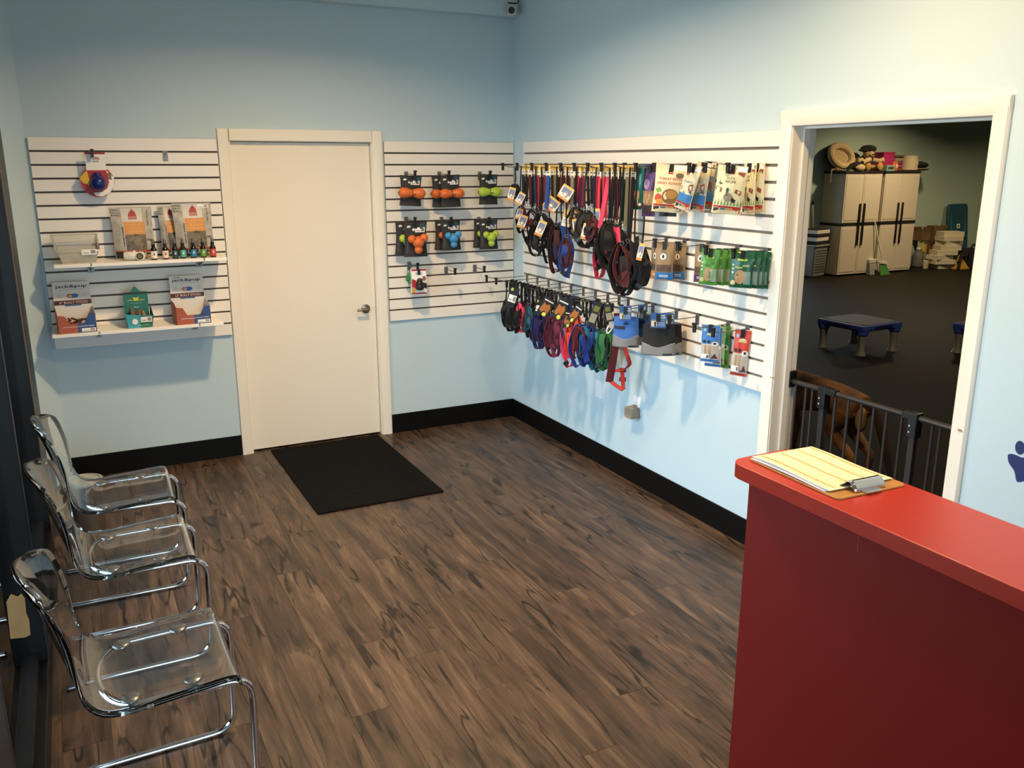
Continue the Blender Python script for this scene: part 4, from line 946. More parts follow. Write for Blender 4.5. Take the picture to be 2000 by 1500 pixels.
for i, (px, pyb, c, nm) in enumerate(leashes):
    best = None
    cand = [(abs(on_hook(y, ZT1, px) - (.07 + .19 * ((i * .37) % 1))), y) for y in LH]
    y = min(cand)[1]; o = on_hook(y, ZT1, px); p = Vector((-o, y, ZT1)); s = scale_at(p); L_ = (pyb - px_of(p)[1]) / s
    t = thing('dog_leash', f'{nm} webbing leash, {ORD[i]} from the corner in the top row', 'leash', p, face_cam(p) + rl.uniform(-.5, .3), 'leashes in the top row')
    w = .017 if 'wide' not in nm else .026
    if nm in ('bright pink', 'hot pink', 'purple', 'blue'): w = .022
    cd_ = MB(CREAM).prism(rrect(-.015, -.062, .015, .012, .004), -.0012, .0012, FR).build('header_card', t, smooth=0)
    MB(YELC).prism(rrect(-.0149, -.02, .0149, .0119, .004), -.0022, -.0013, FR).m(INK).prism(rrect(-.006, -.035, .006, -.030, .001), -.0022, -.0013, FR).build('card_print', cd_, smooth=0)
    sk = rl.uniform(-.012, .012) if nm != 'bright pink' else -.045
    mb = MB(WEB(c)); mb.ribbon(smooth_path([(0, -.004, -.05), (sk * .4, -.006, -L_ * .5), (sk, -.004, -L_)], 4), (w, .004, 0), .0022)
    mb.ribbon(smooth_path([(.004, .004, -.05), (.004 + sk * .3, .007, -L_ * .5), (sk, .004, -L_ * .96)], 4), (w, -.004, 0), .0022); mb.build('webbing', t)
    mb = MB(STEEL).tube([(sk, 0, -L_), (sk, 0, -L_ - .012)], .004, 6).tube([(sk + .008 * math.sin(q), 0, -L_ - .024 + .012 * math.cos(q)) for q in [2 * PI * k / 10 for k in range(10)]], .0018, 5, True); mb.build('snap_clip', t)

PICB = M('#6f7da3', .6); DOGC = M('#a08d7c', .6)
def dog_card(parent, loc, w, h, rot, flip=False, mats=None):
    """small printed card with a yellow border, blue picture and dog patch"""
    sh = Sheet(w, h, 0, .5, .5); c = sh.body('card', parent, CREAM, 1, 1); c.location = loc; c.rotation_euler = rot
    mb = MB(); 
    if flip:
        sh.rect(mb, 0, .55, 1, 1, YELC, 1, 1); sh.barcode(mb, .35, .6, .95, .85, .0015); sh.rect(mb, .1, .2, .9, .24, PICB, 1, 1); sh.rect(mb, .1, .35, .9, .39, PICB, 1, 1)
    else:
        sh.rect(mb, 0, .86, 1, 1, YELC, 1, 1); sh.rect(mb, 0, 0, 1, .16, M('#c98a45', .6), 1, 1); sh.rect(mb, .12, .42, .9, .84, PICB, 1, 1)
        sh.poly(mb, [(.25, .3), (.42, .62), (.6, .7), (.72, .5), (.78, .25), (.6, .2), (.45, .3)], DOGC, .0014); sh.disc(mb, .5, .4, .14, .1, WPAPER, .002, 8)
    mb.build('card_print', c, smooth=0); return c

def harness(i, px, py, o, pyb, wpx, col, nm, row, label, rz=None, card=None, neck=.3, second=None, wd=.022, seed=0, ringc=True, group=None, tilt=0.0):
    p, hz_ = seat(px, py, o); s = scale_at(p); L_ = (pyb - py) / s; wv = wpx / s; rr = random.Random(seed * 7 + i)
    rz = face_cam(p) + (rr.uniform(-.35, .35) if rz is None else rz)
    t = thing('dog_harness', label, 'harness', p, rz, group); t.rotation_euler[1] = tilt
    n = L_ * neck; m_ = WEB(col); mk = WEB('#131214')
    MB(mk).ribbon(smooth_path([(0, 0, hz_ - p.z + .002), (rr.uniform(-.01, .01), -.004, -n * .5), (0, 0, -n)], 3), (.008, .004, 0), .003).build('hanging_strap', t)
    j = lambda a: rr.uniform(-a, a)
    H = L_ - n; wv *= .95 if (nm == 'black' and row == 'upper') else .8; wd *= 1.45 if (nm == 'black' and i > 9) else 1.25
    loop = [(0, 0, -n), (wv * .42 + j(.008), j(.012), -n - H * .25), (wv * .5, j(.015), -n - H * .6), (wv * .25 + j(.01), j(.01), -n - H * .93), (j(.01), j(.01), -n - H), (-wv * .28, j(.01), -n - H * .9), (-wv * .5 + j(.008), j(.015), -n - H * .55), (-wv * .36, j(.012), -n - H * .22)]
    MB(m_).ribbon(smooth_path(loop, 4, True), (wd * .78, wd * .62, 0), .003, True).build('chest_strap', t)
    sx = j(.012)
    loop2 = [(sx, -.012, -n - H * .04), (wv * .30, -.03 + j(.01), -n - H * .3), (wv * .34 + sx, -.025, -n - H * .6), (sx + j(.02), -.02, -n - H * .78), (-wv * .32, -.028, -n - H * .55), (-wv * .26, -.02, -n - H * .28)]
    MB(WEB(second) if second else m_).ribbon(smooth_path(loop2, 4, True), (wd * .6, wd * .7, 0), .003, True).build('girth_strap', t)
    for k in range(2):
        x0 = j(wv * .3); zz = -n - H * rr.uniform(.05, .3); ln = H * rr.uniform(.45, .8) * (1 if zz - H * .8 > -L_ else .8)
        MB(m_ if k else (WEB(second) if second else mk)).ribbon(smooth_path([(x0 * .4, -.018 - .008 * k, zz), (x0 + j(.02), -.030 - .008 * k, zz - ln * .35), (x0 * 1.2 + j(.015), -.024, zz - ln * .7), (x0 + j(.03), -.02, max(zz - ln, -L_))], 3), (wd * 1.1, wd * rr.uniform(-.5, .5), 0), .003).build('adjuster_strap', t)
    bz = -n - H * rr.choice((.62, .78, .9)); bx = rr.choice((-1, 1)) * wv * .3
    MB(PLASB).prism(rrect(-.017, -.011, .017, .011, .004), -.005, .005, FR).build('buckle', t, loc=(bx, -.02, bz), rot=(0, rr.uniform(-1, 1), 0), bevel=.001)
    MB(PLASB).prism(rrect(-.014, -.006, .014, .006, .002), -.003, .003, FR).build('slider', t, loc=(-bx * .9, -.016, -n - H * .4), rot=(0, rr.uniform(-.5, .5), 0))
    if ringc: MB(STEEL).tube([(.010 * math.cos(q), 0, -n + .010 * math.sin(q)) for q in [2 * PI * k / 12 for k in range(12)]], .0022, 5, True).build('ring', t, loc=(0, -.01, 0))
    if card:
        for (cx_, cyz, cw, chh, rot, fl_) in card:
            q = wb(cx_, cyz, o + .035); v = Matrix.Rotation(-rz, 3, 'Z') @ (q - p)
            dog_card(t, v, cw, chh, (0, rot, 0), fl_)
    return t
tops = [(1006, 338, .30, 385, 14, '#141315', 'black', [(999, 379, .042, .085, .25, False), (1016, 388, .045, .08, .5, False)], .45, None),
        (1018, 350, .28, 452, 26, '#17151a', 'black', [(1014, 418, .04, .07, .3, False), (1020, 433, .055, .085, .35, False)], .5, '#6f2027'),
        (1038, 352, .24, 480, 34, '#121113', 'black', None, .45, '#6f2027'),
        (1046, 356, .28, 499, 30, '#101012', 'black', None, .55, None),
        (1057, 358, .25, 484, 36, '#141316', 'black', [(1056, 446, .05, .10, .4, False)], .45, None),
        (1074, 356, .22, 512, 30, '#111113', 'black', None, .45, None),
        (1087, 360, .24, 531, 36, '#3e151b', 'burgundy', [(1077, 399, .085, .08, .65, False)], .45, '#131214'),
        (1099, 360, .26, 524, 34, '#22438f', 'royal blue', [(1105, 377, .075, .085, .55, False)], .45, None),
        (1108, 362, .22, 540, 26, '#27418a', 'dark blue', [(1107, 426, .05, .10, .2, True)], .55, '#4a1a20'),
        (1126, 362, .24, 458, 34, '#1a181b', 'black', [(1127, 440, .05, .075, -.15, False)], .45, '#6a4a2c'),
        (1145, 364, .26, 482, 40, '#121214', 'black', [(1146, 453, .058, .09, .25, False)], .4, None),
        (1164, 366, .22, 478, 32, '#151318', 'black', [(1166, 425, .03, .10, .05, False)], .5, '#54202a'),
        (1174, 372, .28, 541, 24, '#d83a5a', 'hot pink', None, .5, '#141214'),
        (1190, 370, .23, 522, 36, '#111113', 'black', [(1190, 470, .03, .10, .1, False)], .4, None),
        (1200, 372, .28, 530, 36, '#121214', 'black', None, .42, '#d83a5a'),
        (1210, 374, .22, 552, 40, '#0f0f11', 'black', None, .42, None),
        (1217, 376, .29, 571, 44, '#131214', 'black', None, .5, '#5a2024'),
        (1229, 378, .25, 576, 40, '#111113', 'black', None, .46, '#2a2030'),
        (1243, 384, .22, 566, 40, '#101012', 'black', [(1251, 492, .03, .09, .2, False)], .5, None),
        (1257, 388, .18, 560, 30, '#131214', 'black', None, .55, None)]
for i, (px, py, o, pyb, wpx, c, nm, card, neck, sec) in enumerate(tops):
    ex = ' with picture card' if card else ''
    harness(i, px, py, o, pyb, wpx, c, nm, 'upper', f'{nm} dog harness{ex}, {ORD[i]} from the corner under the leashes', card=card, neck=neck, second=sec, seed=3, wd=.026 if i > 5 else .019, group='harnesses under the leashes')

# --- bottom row: collars and harnesses
hb3 = [1030, 1050, 1072, 1094, 1116, 1140, 1164, 1188, 1210, 1228]
for i, px in enumerate(hb3): wall_hook(px, 12, .33 if i < 9 else .22, f'{ORD[i]} hook from the corner in the collar row')
lows = [(988, 548, .34, 640, 14, '#121214', 'black', '#151517'), (995, 550, .31, 648, 16, '#151416', 'black', None), (1003, 550, .28, 645, 16, '#17231c', 'black and green', None), (1010, 548, .34, 650, 14, '#161617', 'black', None),
        (1019, 552, .31, 650, 24, '#e03a62', 'hot pink', None), (1027, 556, .26, 646, 22, '#d8456a', 'hot pink', '#3c1830'), (1034, 556, .30, 660, 20, '#1d1b22', 'black patterned', '#24586e'), (1042, 560, .26, 663, 22, '#3a1c38', 'plum', '#1b2f52'),
        (1051, 562, .31, 682, 26, '#1e1d55', 'indigo', None), (1060, 562, .28, 683, 24, '#291f52', 'dark purple', None), (1069, 566, .24, 672, 22, '#25245e', 'navy', None), (1078, 566, .30, 698, 30, '#6c1f38', 'maroon', None),
        (1088, 570, .26, 698, 26, '#7a2547', 'plum red', '#5c1d33'), (1097, 572, .22, 690, 22, '#84305a', 'magenta', None), (1106, 574, .30, 704, 22, '#c7568a', 'dusty pink', None), (1113, 576, .30, 720, 22, '#ea3a60', 'neon pink', '#e8552e'),
        (1124, 578, .26, 664, 24, '#e1552f', 'neon orange', None), (1132, 582, .30, 718, 44, '#27409c', 'royal blue', '#6a2226'), (1144, 584, .25, 716, 32, '#213a8e', 'bright blue', '#2f7fa6'), (1154, 588, .22, 712, 26, '#1f3f84', 'navy blue', None),
        (1163, 592, .28, 726, 30, '#2d86a4', 'turquoise', None), (1172, 594, .24, 727, 30, '#1f4e46', 'dark green', '#2d86a4'), (1181, 596, .22, 724, 32, '#2c6a3d', 'green', None), (1190, 598, .20, 720, 26, '#2f8a45', 'bright green', None)]
for i, (px, py, o, pyb, wpx, c, nm, sec) in enumerate(lows):
    harness(i, px, py, o, pyb, wpx, c, nm, 'lower', f'{nm} dog harness, {ORD[i]} from the corner in the bottom row', neck=.42 if i < 4 else .38, second=sec, seed=5, wd=.020 if i < 16 else .026, group='harnesses in the bottom row')
# black tags and collars over the straps of the bottom row
OR2 = M('#a8672f', .6); SMI = M('#d9d64a', .6); TAGB = M('#1c1c20', .5)
def tag_card(px, py, o, w, h, roll, kind, label):
    p = wb(px, py, o); t = thing('hang_tag', label, 'tag', p, face_cam(p) + .1); t.rotation_euler[1] = roll
    sh = Sheet(w, h, 0, .5, .9); c = sh.body('card', t, TAGB, 1, 1); mb = MB()
    if kind == 'orange':
        sh.poly(mb, [(.1, .25), (.3, .15), (.5, .3), (.8, .2), (.9, .5), (.7, .7), (.45, .6), (.2, .7)], OR2, .001); sh.disc(mb, .62, .12, .17, .11, SMI, .0016); sh.rect(mb, .1, .8, .9, .86, CARDW, 1, 1)
    elif kind == 'barcode':
        sh.disc(mb, .2, .88, .16, .09, M('#a9c24e', .6), .001); sh.barcode(mb, .1, .25, .95, .62, .001)
    else:
        sh.rect(mb, .1, .1, .9, .5, M('#8d8a76', .6), 1, 1); sh.rect(mb, .15, .6, .85, .85, M('#6b6a2c', .6), 1, 1)
    mb.build('card_print', c, smooth=0); MB(PLASB).tube([(0, 0, 0), (0, .004, .03)], .0015, 5).build('tag_string', t)
for a in ((1006, 566, .37, .06, .13, .35, 'barcode', 'dark tag with green badge and price sticker near the corner'), (1054, 588, .36, .035, .10, .2, 'barcode', 'narrow dark tag with price sticker over the indigo harness'), (1074, 586, .36, .075, .12, .5, 'orange', 'dark hang tag with orange picture over the maroon harness'), (1103, 588, .36, .07, .13, .45, 'orange', 'dark hang tag with orange picture over the pink harness'), (1112, 610, .355, .05, .10, .2, 'orange', 'lower dark hang tag with orange picture beside the neon harness'), (1132, 600, .35, .05, .11, .6, 'orange', 'tilted dark tag with orange picture over the blue harness'), (1168, 596, .33, .045, .13, .35, 'plain', 'pale green and grey tag over the turquoise harness'), (1186, 598, .28, .04, .10, -.2, 'plain', 'grey tag above the green harness')):
    tag_card(*a)
cc = ['#151417', '#19181b', '#1a1a1d', '#121113', '#15161a', '#232026', '#141416', '#1c1b1e', '#131417', '#201c22', '#161518', '#1a1a1d', '#24303f', '#141315', '#1c2a22', '#131214', '#20408f', '#191719', '#2e8a3e', '#141316', '#17161a', '#223f8a', '#1d1b1f', '#27301f', '#131214']
rc = random.Random(31)
for i, c in enumerate(cc):
    px = 1000 + i * 7.5; py = 548 + i * 2.0; o = .33 - .007 * i + rc.uniform(-.03, .02); p = wb(px, py, o)
    t = thing('dog_collar', f'folded narrow nylon collar, {ORD[i]} from the corner above the bottom harnesses', 'collar', p, face_cam(p) + rc.uniform(-.5, .5), 'collars above the bottom harnesses')
    w, h = rc.uniform(.018, .03), rc.uniform(.09, .15)
    MB(WEB(c)).ribbon(smooth_path([(0, 0, 0.008), (w * .5, 0, -h * .3), (w * .4, .004, -h * .8), (0, 0, -h), (-w * .4, -.004, -h * .8), (-w * .5, 0, -h * .3)], 4, True), (.014, .014, 0), .0025, True).build('strap', t)
    MB(PLASB).box((w * .45, -.006, -h * .62), (.014, .010, .024)).build('buckle', t, bevel=.002, smooth=0)
    MB(STEEL).tube([(.007 * math.cos(q), -.008, -h * .45 + .007 * math.sin(q)) for q in [2 * PI * k / 10 for k in range(10)]], .0018, 5, True).build('ring', t)
# long red harness hanging below
rp_ = lambda px, py, o=.17: wb(px, py, o)
o0 = rp_(1215, 610, .2); t = thing('dog_harness', 'large red harness hanging below the blue treat pouch', 'harness', o0, 0)
RW = WEB('#a32a24'); RD = WEB('#5e1719')
L = lambda *pp: [Vector(wb(a, b, c)) - o0 for a, b, c in pp]
MB(RD).ribbon(smooth_path(L((1207, 612, .20), (1202, 665, .20), (1197, 705, .2), (1190, 746, .2)), 4), RGT * .045, .004).build('wide_strap', t)
MB(RW).ribbon(smooth_path(L((1190, 742, .195), (1202, 752, .18), (1216, 761, .17), (1217, 755, .16), (1215, 722, .165)), 4), RGT * .02 + UPV * .012, .003).build('lower_strap', t)
MB(RW).ribbon(smooth_path(L((1217, 612, .2), (1219, 672, .16), (1229, 706, .15), (1228, 714, .15), (1218, 722, .16), (1202, 724, .19)), 4), RGT * .022 + UPV * .01, .003).build('side_strap', t)
for (a, b) in ((1216, 723), (1216, 741)): MB(WEB('#8a201c')).prism(rrect(-.02, -.012, .02, .012, .003), -.006, .006, FR).build('slider', t, loc=Vector(wb(a, b, .155)) - o0, rot=(0, 0, -.6))
hook(Vector((-.0205, o0.y + .02, groove_z(12))), 'B', .24, 'steel hook holding the large red harness')

# --- treat bags
def hang_bag(name, label, px, py, o, wpx, hpx, turn, d, mat, printer, roll=0, seed=0, group=None, cat='treat bag', ov=.95, tab=True, wr=.002, back=None):
    p, _ = seat(px, py, o, .06); s = scale_at(p); rz = face_cam(p) + turn; w = wpx / s / max(.3, math.cos(turn)); h = hpx / s
    t = thing(name, label, cat, p, rz, group); t.rotation_euler[1] = roll
    sh = Sheet(w, h, d, .5, ov, 'pillow', seed, wr); sh.body('pouch', t, mat, back=back)
    mb = MB(); printer(sh, mb)
    if mb.v: mb.build('front_print', t, smooth=0)
    if tab: MB(PLASB).b2((-.010, -.012, -.03), (.010, -.004, .012)).build('hang_tab', t, smooth=0)
    return t
KRAFT = M('#8d7556', .6); CREAMB = M('#d6c9a4', .5); STRIPE = M('#c9d0b0', .5); GRN = M('#4e7f3a', .55)
def foot(sh, mb):
    R = sh.rect; R(mb, .03, .13, .97, .17, REDP, e=.0012); R(mb, .28, .035, .46, .12, TEALP, e=.0012); R(mb, .48, .035, .68, .12, M('#d08a35', .55), e=.0012); R(mb, .70, .035, .95, .13, M('#b8362b', .55), e=.0012); R(mb, .05, .035, .24, .12, M('#3a2a22', .6), e=.0012)
def turkey(sh, mb):
    sh.rect(mb, .42, .80, .58, .92, REDP, e=.0012); sh.text(mb, 'PLATO', .5, .84, .13, .03, CREAMB, .0018)
    sh.text(mb, 'TURKEY WITH', .5, .70, .74, .055, M('#b0412c', .6), .0014); sh.text(mb, 'SWEET POTATO', .5, .61, .82, .055, M('#b0412c', .6), .0014)
    sh.disc(mb, .56, .34, .28, .16, M('#7d5a2c', .6), .0014); sh.disc(mb, .60, .38, .2, .09, M('#a37b3c', .6), .002); sh.disc(mb, .17, .30, .12, .09, M('#b5452a', .6), .0014); sh.disc(mb, .22, .22, .12, .06, M('#d08a35', .6), .002); sh.poly(mb, [(.05, .48), (.2, .52), (.28, .44), (.12, .40)], M('#6f9a3c', .6), .0014)
    sh.disc(mb, .80, .78, .13, .055, M('#6a5a4c', .6), .0014); foot(sh, mb); sh.barcode(mb, .58, .88, .97, .985, .002)
def fish(sh, mb):
    sh.rect(mb, .03, .70, .97, .98, CREAMB, e=.0010); sh.disc(mb, .30, .80, .12, .06, REDP, .0016); sh.text(mb, 'SALMON', .5, .62, .5, .05, M('#6f8790', .6), .0014)
    sh.poly(mb, [(.1, .42), (.45, .36), (.75, .42), (.92, .36), (.85, .46), (.5, .52), (.2, .5)], M('#55626a', .6), .0014); sh.rect(mb, .03, .17, .97, .36, M('#3a78b0', .5), e=.0011); sh.poly(mb, [(.62, .56), (.85, .6), (.9, .46), (.68, .44)], M('#7d4a2c', .6), .002); foot(sh, mb); sh.barcode(mb, .5, .86, .95, .96, .002)
def duck(sh, mb):
    for k in range(4): sh.rect(mb, .05 + .25 * k, .17, .15 + .25 * k, .97, STRIPE, e=.0009)
    sh.rect(mb, .42, .82, .60, .93, REDP, e=.0014); sh.text(mb, 'DUCK', .5, .74, .30, .055, M('#3d4a33', .6), .0016); sh.text(mb, 'RECIPE', .5, .67, .36, .05, M('#3d4a33', .6), .0016)
    sh.disc(mb, .50, .35, .17, .09, M('#8b8274', .6), .0016); sh.disc(mb, .44, .50, .055, .05, M('#1f4a35', .6), .0022, 8); sh.poly(mb, [(.40, .47), (.48, .47), (.5, .38), (.38, .38)], M('#6b5a48', .6), .002); sh.poly(mb, [(.62, .36), (.78, .30), (.7, .24), (.6, .28)], INK, .002)
    for (u, v, r) in ((.80, .46, .3), (.12, .50, .2), (.82, .84, .2)): sh.poly(mb, [(u - .12, v), (u - .08, v + .07), (u + .13, v + .03), (u + .1, v - .06)], M('#80482a', .6), .002)
    sh.poly(mb, [(.10, .62), (.16, .70), (.15, .64), (.26, .63), (.18, .60)], M('#2c4a3a', .6), .0016)
    for k in range(9): sh.poly(mb, [(.05 + .11 * k, .19), (.08 + .11 * k, .31), (.11 + .11 * k, .19)], GRN, .0014)
    foot(sh, mb); sh.barcode(mb, .64, .88, .98, .985, .0026)
def purple(sh, mb):
    sh.disc(mb, .4, .62, .2, .1, M('#9a7fa8', .6), .0014); sh.rect(mb, .05, .22, .95, .50, M('#9b7a52', .6, vary=1.3), e=.0012)
    for k in range(5): sh.disc(mb, .2 + .15 * k, .3 + .08 * (k % 2), .1, .06, M('#b39468', .6), .002, 8)
    sh.rect(mb, .03, .02, .97, .2, M('#3d2a24', .6), e=.0012)
def teal_p(sh, mb):
    sh.disc(mb, .45, .33, .22, .13, M('#a8814f', .6), .0016); sh.rect(mb, .42, .10, .60, .25, M('#a8814f', .6), e=.0016); sh.rect(mb, .03, .02, .97, .16, M('#3a2420', .6), e=.0012); sh.disc(mb, .72, .12, .12, .04, WPAPER, .002, 8)
TEALB = M('#1f6763', .25); PURP = M('#4c2763', .35)
ht = [(1278, 'the teal treat bag'), (1300, 'the purple treat bag'), (1338, 'the turkey treat bag'), (1408, 'the blue fish treat bags'), (1440, 'the front duck treat bag'), (1486, 'the rear duck treat bags')]
for px, w in ht: wall_hook(px, 2, .20, 'steel hook holding ' + w)
hang_bag('treat_bag', 'shiny teal treat bag beside the leashes', 1247, 328, .17, 25, 84, -.15, .03, TEALB, teal_p, seed=1, wr=.004)
hang_bag('treat_bag', 'purple treat bag left of the turkey bag', 1270, 326, .15, 26, 100, -.55, .035, PURP, purple, seed=2)
hang_bag('treat_bag', 'black bag peeking out under the turkey bag', 1308, 330, .08, 34, 96, -.3, .03, M('#191614', .4), lambda s, m: None, seed=9)
hang_bag('treat_bag', 'cream turkey and sweet potato treat bag', 1312, 326, .19, 61, 92, -.08, .05, CREAMB, turkey, roll=.07, seed=3)
hang_bag('treat_bag', 'rearmost blue fish treat bag, shade put into its colour', 1388, 320, .06, 24, 92, -.75, .035, M('#75808a', .5), fish, roll=.06, seed=4, group='fish treat bags')  # darker base colour stands in for shade on this rear bag
hang_bag('treat_bag', 'middle blue fish treat bag, turned sideways', 1376, 322, .12, 28, 98, -.65, .035, M('#b8b6a8', .5), fish, roll=.14, seed=5, group='fish treat bags')
hang_bag('treat_bag', 'front blue fish treat bag, slanting across the others', 1357, 325, .19, 30, 92, -.55, .035, M('#c9c3ac', .5), fish, roll=.30, seed=6, group='fish treat bags')
hang_bag('treat_bag', 'rearmost duck treat bag nearest the doorway', 1481, 324, .05, 26, 96, -.85, .04, CREAMB, duck, roll=-.05, seed=7, group='duck treat bags')
hang_bag('treat_bag', 'middle duck treat bag turned edge on', 1466, 324, .11, 24, 98, -.75, .04, CREAMB, duck, roll=-.02, seed=8, group='duck treat bags')
hang_bag('treat_bag', 'front duck treat bag facing the room', 1432, 328, .20, 58, 94, -.08, .05, CREAMB, duck, roll=.10, seed=10, group='duck treat bags')
# middle row: kraft bags and green chew packs
BLUP = M('#2a6aa8', .5); PURP2 = M('#5a2a68', .5)
def kraft(c):
    def f(sh, mb):
        sh.rect(mb, .40, .82, .62, .93, REDP, e=.0014); sh.text(mb, 'PLATO', .51, .875, .18, .04, WPAPER, .002); sh.disc(mb, .46, .63, .17, .085, WPAPER, .0014); sh.disc(mb, .46, .63, .06, .05, INK, .002, 8)
        sh.rect(mb, .08, .24, .92, .42, M('#5a4334', .5, vary=1.35), e=.0012); sh.rect(mb, .03, .02, .97, .22, c, e=.0014); sh.rect(mb, .25, .10, .75, .115, WPAPER, e=.002); sh.rect(mb, .25, .14, .75, .155, WPAPER, e=.002)
    return f
for px, w in ((1302, 'the orange-based kraft bag'), (1338, 'the blue-based kraft bags'), (1384, 'the purple-based kraft bag'), (1441, 'the light green chew packs'), (1496, 'the dark green chew packs')): wall_hook(px, 7, .20, 'steel hook holding ' + w)
hang_bag('treat_bag', 'kraft treat bag with orange base, mostly hidden', 1283, 476, .08, 20, 72, -.5, .03, KRAFT, kraft(M('#c98a35', .5)), seed=11)
hang_bag('treat_bag', 'rear kraft treat bag with blue base', 1328, 478, .07, 25, 72, -.5, .03, KRAFT, kraft(BLUP), seed=12)
hang_bag('treat_bag', 'front kraft treat bag with blue base', 1299, 476, .19, 36, 76, -.2, .035, KRAFT, kraft(BLUP), seed=13)
hang_bag('treat_bag', 'kraft treat bag with purple base behind the green packs', 1372, 480, .11, 28, 76, -.4, .03, KRAFT, kraft(PURP2), seed=14)
GP = M('#4f8a3a', .28); GD = M('#1f5238', .28); GLW = M('#a8b7a2', .2)
CHEWC = M('#a88764', .5)
def chew(dark):
    def f(sh, mb):
        sh.disc(mb, .45, .30, .24, .20, CHEWC, .0014); sh.rect(mb, .62, .10, .92, .46, M('#93a596' if not dark else '#7f9a94', .2), e=.0012); sh.rect(mb, .28, .74, .72, .80, M('#8fae4a', .5), e=.0014)
        sh.poly(mb, [(.25, .98), (.55, .98), (.45, .90), (.35, .90)], M('#d6c95a', .5), .0016); sh.text(mb, 'happy', .38, .56, .34, .07, M('#c5d88a' if dark else '#3a6a2c', .5), .0016); sh.text(mb, 'teeth', .68, .62, .30, .06, M('#c5d88a' if dark else '#3a6a2c', .5), .0016)
        sh.disc(mb, .16, .14, .11, .07, M('#c9b98a', .5), .0018)
        for k in range(3): sh.disc(mb, .10, .62 - .1 * k, .05, .03, M('#cfd6c0', .5), .0018, 8)
    return f
for i, (px, o) in enumerate(((1433, .06), (1418, .105), (1404, .15), (1389, .195))):
    hang_bag('chew_pack', ['rearmost light green dental chew pack', 'third light green dental chew pack from the front', 'second light green dental chew pack from the front', 'front light green dental chew pack with window'][i], px, 490, o, 36 - (3 - i) * 2, 70, -.15 - .15 * (3 - i), .03, GP, chew(False), roll=.05, seed=20 + i, group='light green chew packs', cat='chew pack')
for i, (px, o) in enumerate(((1489, .06), (1478, .105), (1467, .15), (1452, .195))):
    hang_bag('chew_pack', ['rearmost dark green dental chew pack', 'third dark green dental chew pack from the front', 'second dark green dental chew pack from the front', 'front dark green dental chew pack with window'][i], px, 494, o, 44 - (3 - i) * 3, 72, -.1 - .15 * (3 - i), .03, GD, chew(True), roll=.03, seed=30 + i, group='dark green chew packs', cat='chew pack')
# bottom row: treat pouches
NYL = lambda c: M(c, .8, bump=.3, bscale=700)
def pouch(px, py, o, wpx, hpx, turn, col, nm, label, seed, roll=0):
    p = wb(px, py, o); s = scale_at(p); rz = face_cam(p) + turn; w = wpx / s / math.cos(turn); h = hpx / s
    t = thing('treat_pouch', label, 'pouch', p, rz, 'treat training pouches'); t.rotation_euler[1] = roll
    hc = MB(M('#2c4f86', .5)); hw = w * .25; hc.prism([(-hw, -.035), (hw, -.035), (hw, .045), (-hw, .045)], -.03, -.028, FR); c = hc.build('header_card', t, smooth=0)
    mb = MB(); sh = Sheet(2 * hw, .08, 0, .5, .4375); sh.rect(mb, .05, .10, .42, .48, M('#c7b9a4', .6), 1, 1); sh.rect(mb, .25, .12, .36, .42, INK, 1, 1, .002); sh.text(mb, 'Treat', .72, .85, .42, .12, WPAPER, .001); sh.text(mb, 'Pouch', .74, .70, .42, .12, WPAPER, .001); sh.rect(mb, .05, .52, .95, .545, M('#8fae4a', .5), 1, 1)
    for k in range(4): sh.rect(mb, .5, .14 + .08 * k, .92, .17 + .08 * k, M('#9fb4cf', .6), 1, 1)
    mb.build('card_print', c, loc=(0, -.0305, 0), smooth=0)
    cm = NYL(col); gm = NYL('#77777a')
    sh = Sheet(w, h, .06, .5, 1.0, 'stand', seed, .002); sh.outline = lambda u, v: 1 + .12 * (1 - v); sh.bulge = lambda u, v: .026 * max(0, math.sin(PI * u)) ** .5 * (.6 + .4 * (1 - v))
    bo = sh.body('pocket', t, cm); bo.location = (0, .012, -.02)
    wave = lambda u: .33 + .07 * math.cos(2 * PI * u * .95 + .3)
    lo = MB(gm).grid(lambda u, v: sh.P(u, v * wave(u), -1, .0025), 16, 6).build('lower_panel', t, loc=(0, .012, -.02), solid=.002)
    MB(NYL('#9a9aa0')).tube([sh.P(k / 16, wave(k / 16), -1, .004) for k in range(17)], .0016, 5).build('piping', t, loc=(0, .012, -.02))
    mb = MB(); sh.rect(mb, .64, .03, .9, .075, INK, 4, 1, .006); mb.build('logo', t, loc=(0, .012, -.02), smooth=0)
    if nm == 'blue':
        mb = MB(); sh.rect(mb, .05, .60, .48, .70, INK, 4, 1, .004); sh.rect(mb, .44, .75, .58, .82, INK, 2, 1, .004); sh.rect(mb, .05, .76, .95, .765, M('#24457a', .7), 8, 1, .003); mb.build('velcro', t, loc=(0, .012, -.02), smooth=0)
    MB(PLASB).b2((-.010, -.036, .0), (.010, -.030, .04)).build('hang_tab', t, smooth=0)
    return t
for px, w in ((1276, 'the blue treat pouches'), (1322, 'the black treat pouches'), (1423, 'the blue dental packs'), (1461, 'the red dental pack')): wall_hook(px, 12, .22, 'steel hook holding ' + w)
wall_hook(1363, 12, .19, 'empty steel hook with black tip between pouches and dental packs')
pouch(1258, 610, .10, 30, 58, -.4, '#23406e', 'blue', 'rear blue treat pouch, mostly hidden', 41)
pouch(1223, 612, .22, 47, 60, -.15, '#3566ad', 'blue', 'front blue treat pouch with grey base', 42)
pouch(1312, 626, .09, 34, 60, -.35, '#161618', 'black', 'rear black treat pouch, mostly hidden', 43, -.05)
pouch(1287, 626, .21, 60, 62, -.1, '#131315', 'black', 'front black treat pouch with grey base', 44, -.02)
p = wb(1192, 640, .25); t = thing('carabiner', 'small white carabiner clip beside the front blue pouch', 'carabiner', p, face_cam(p)); t.rotation_euler[1] = .5
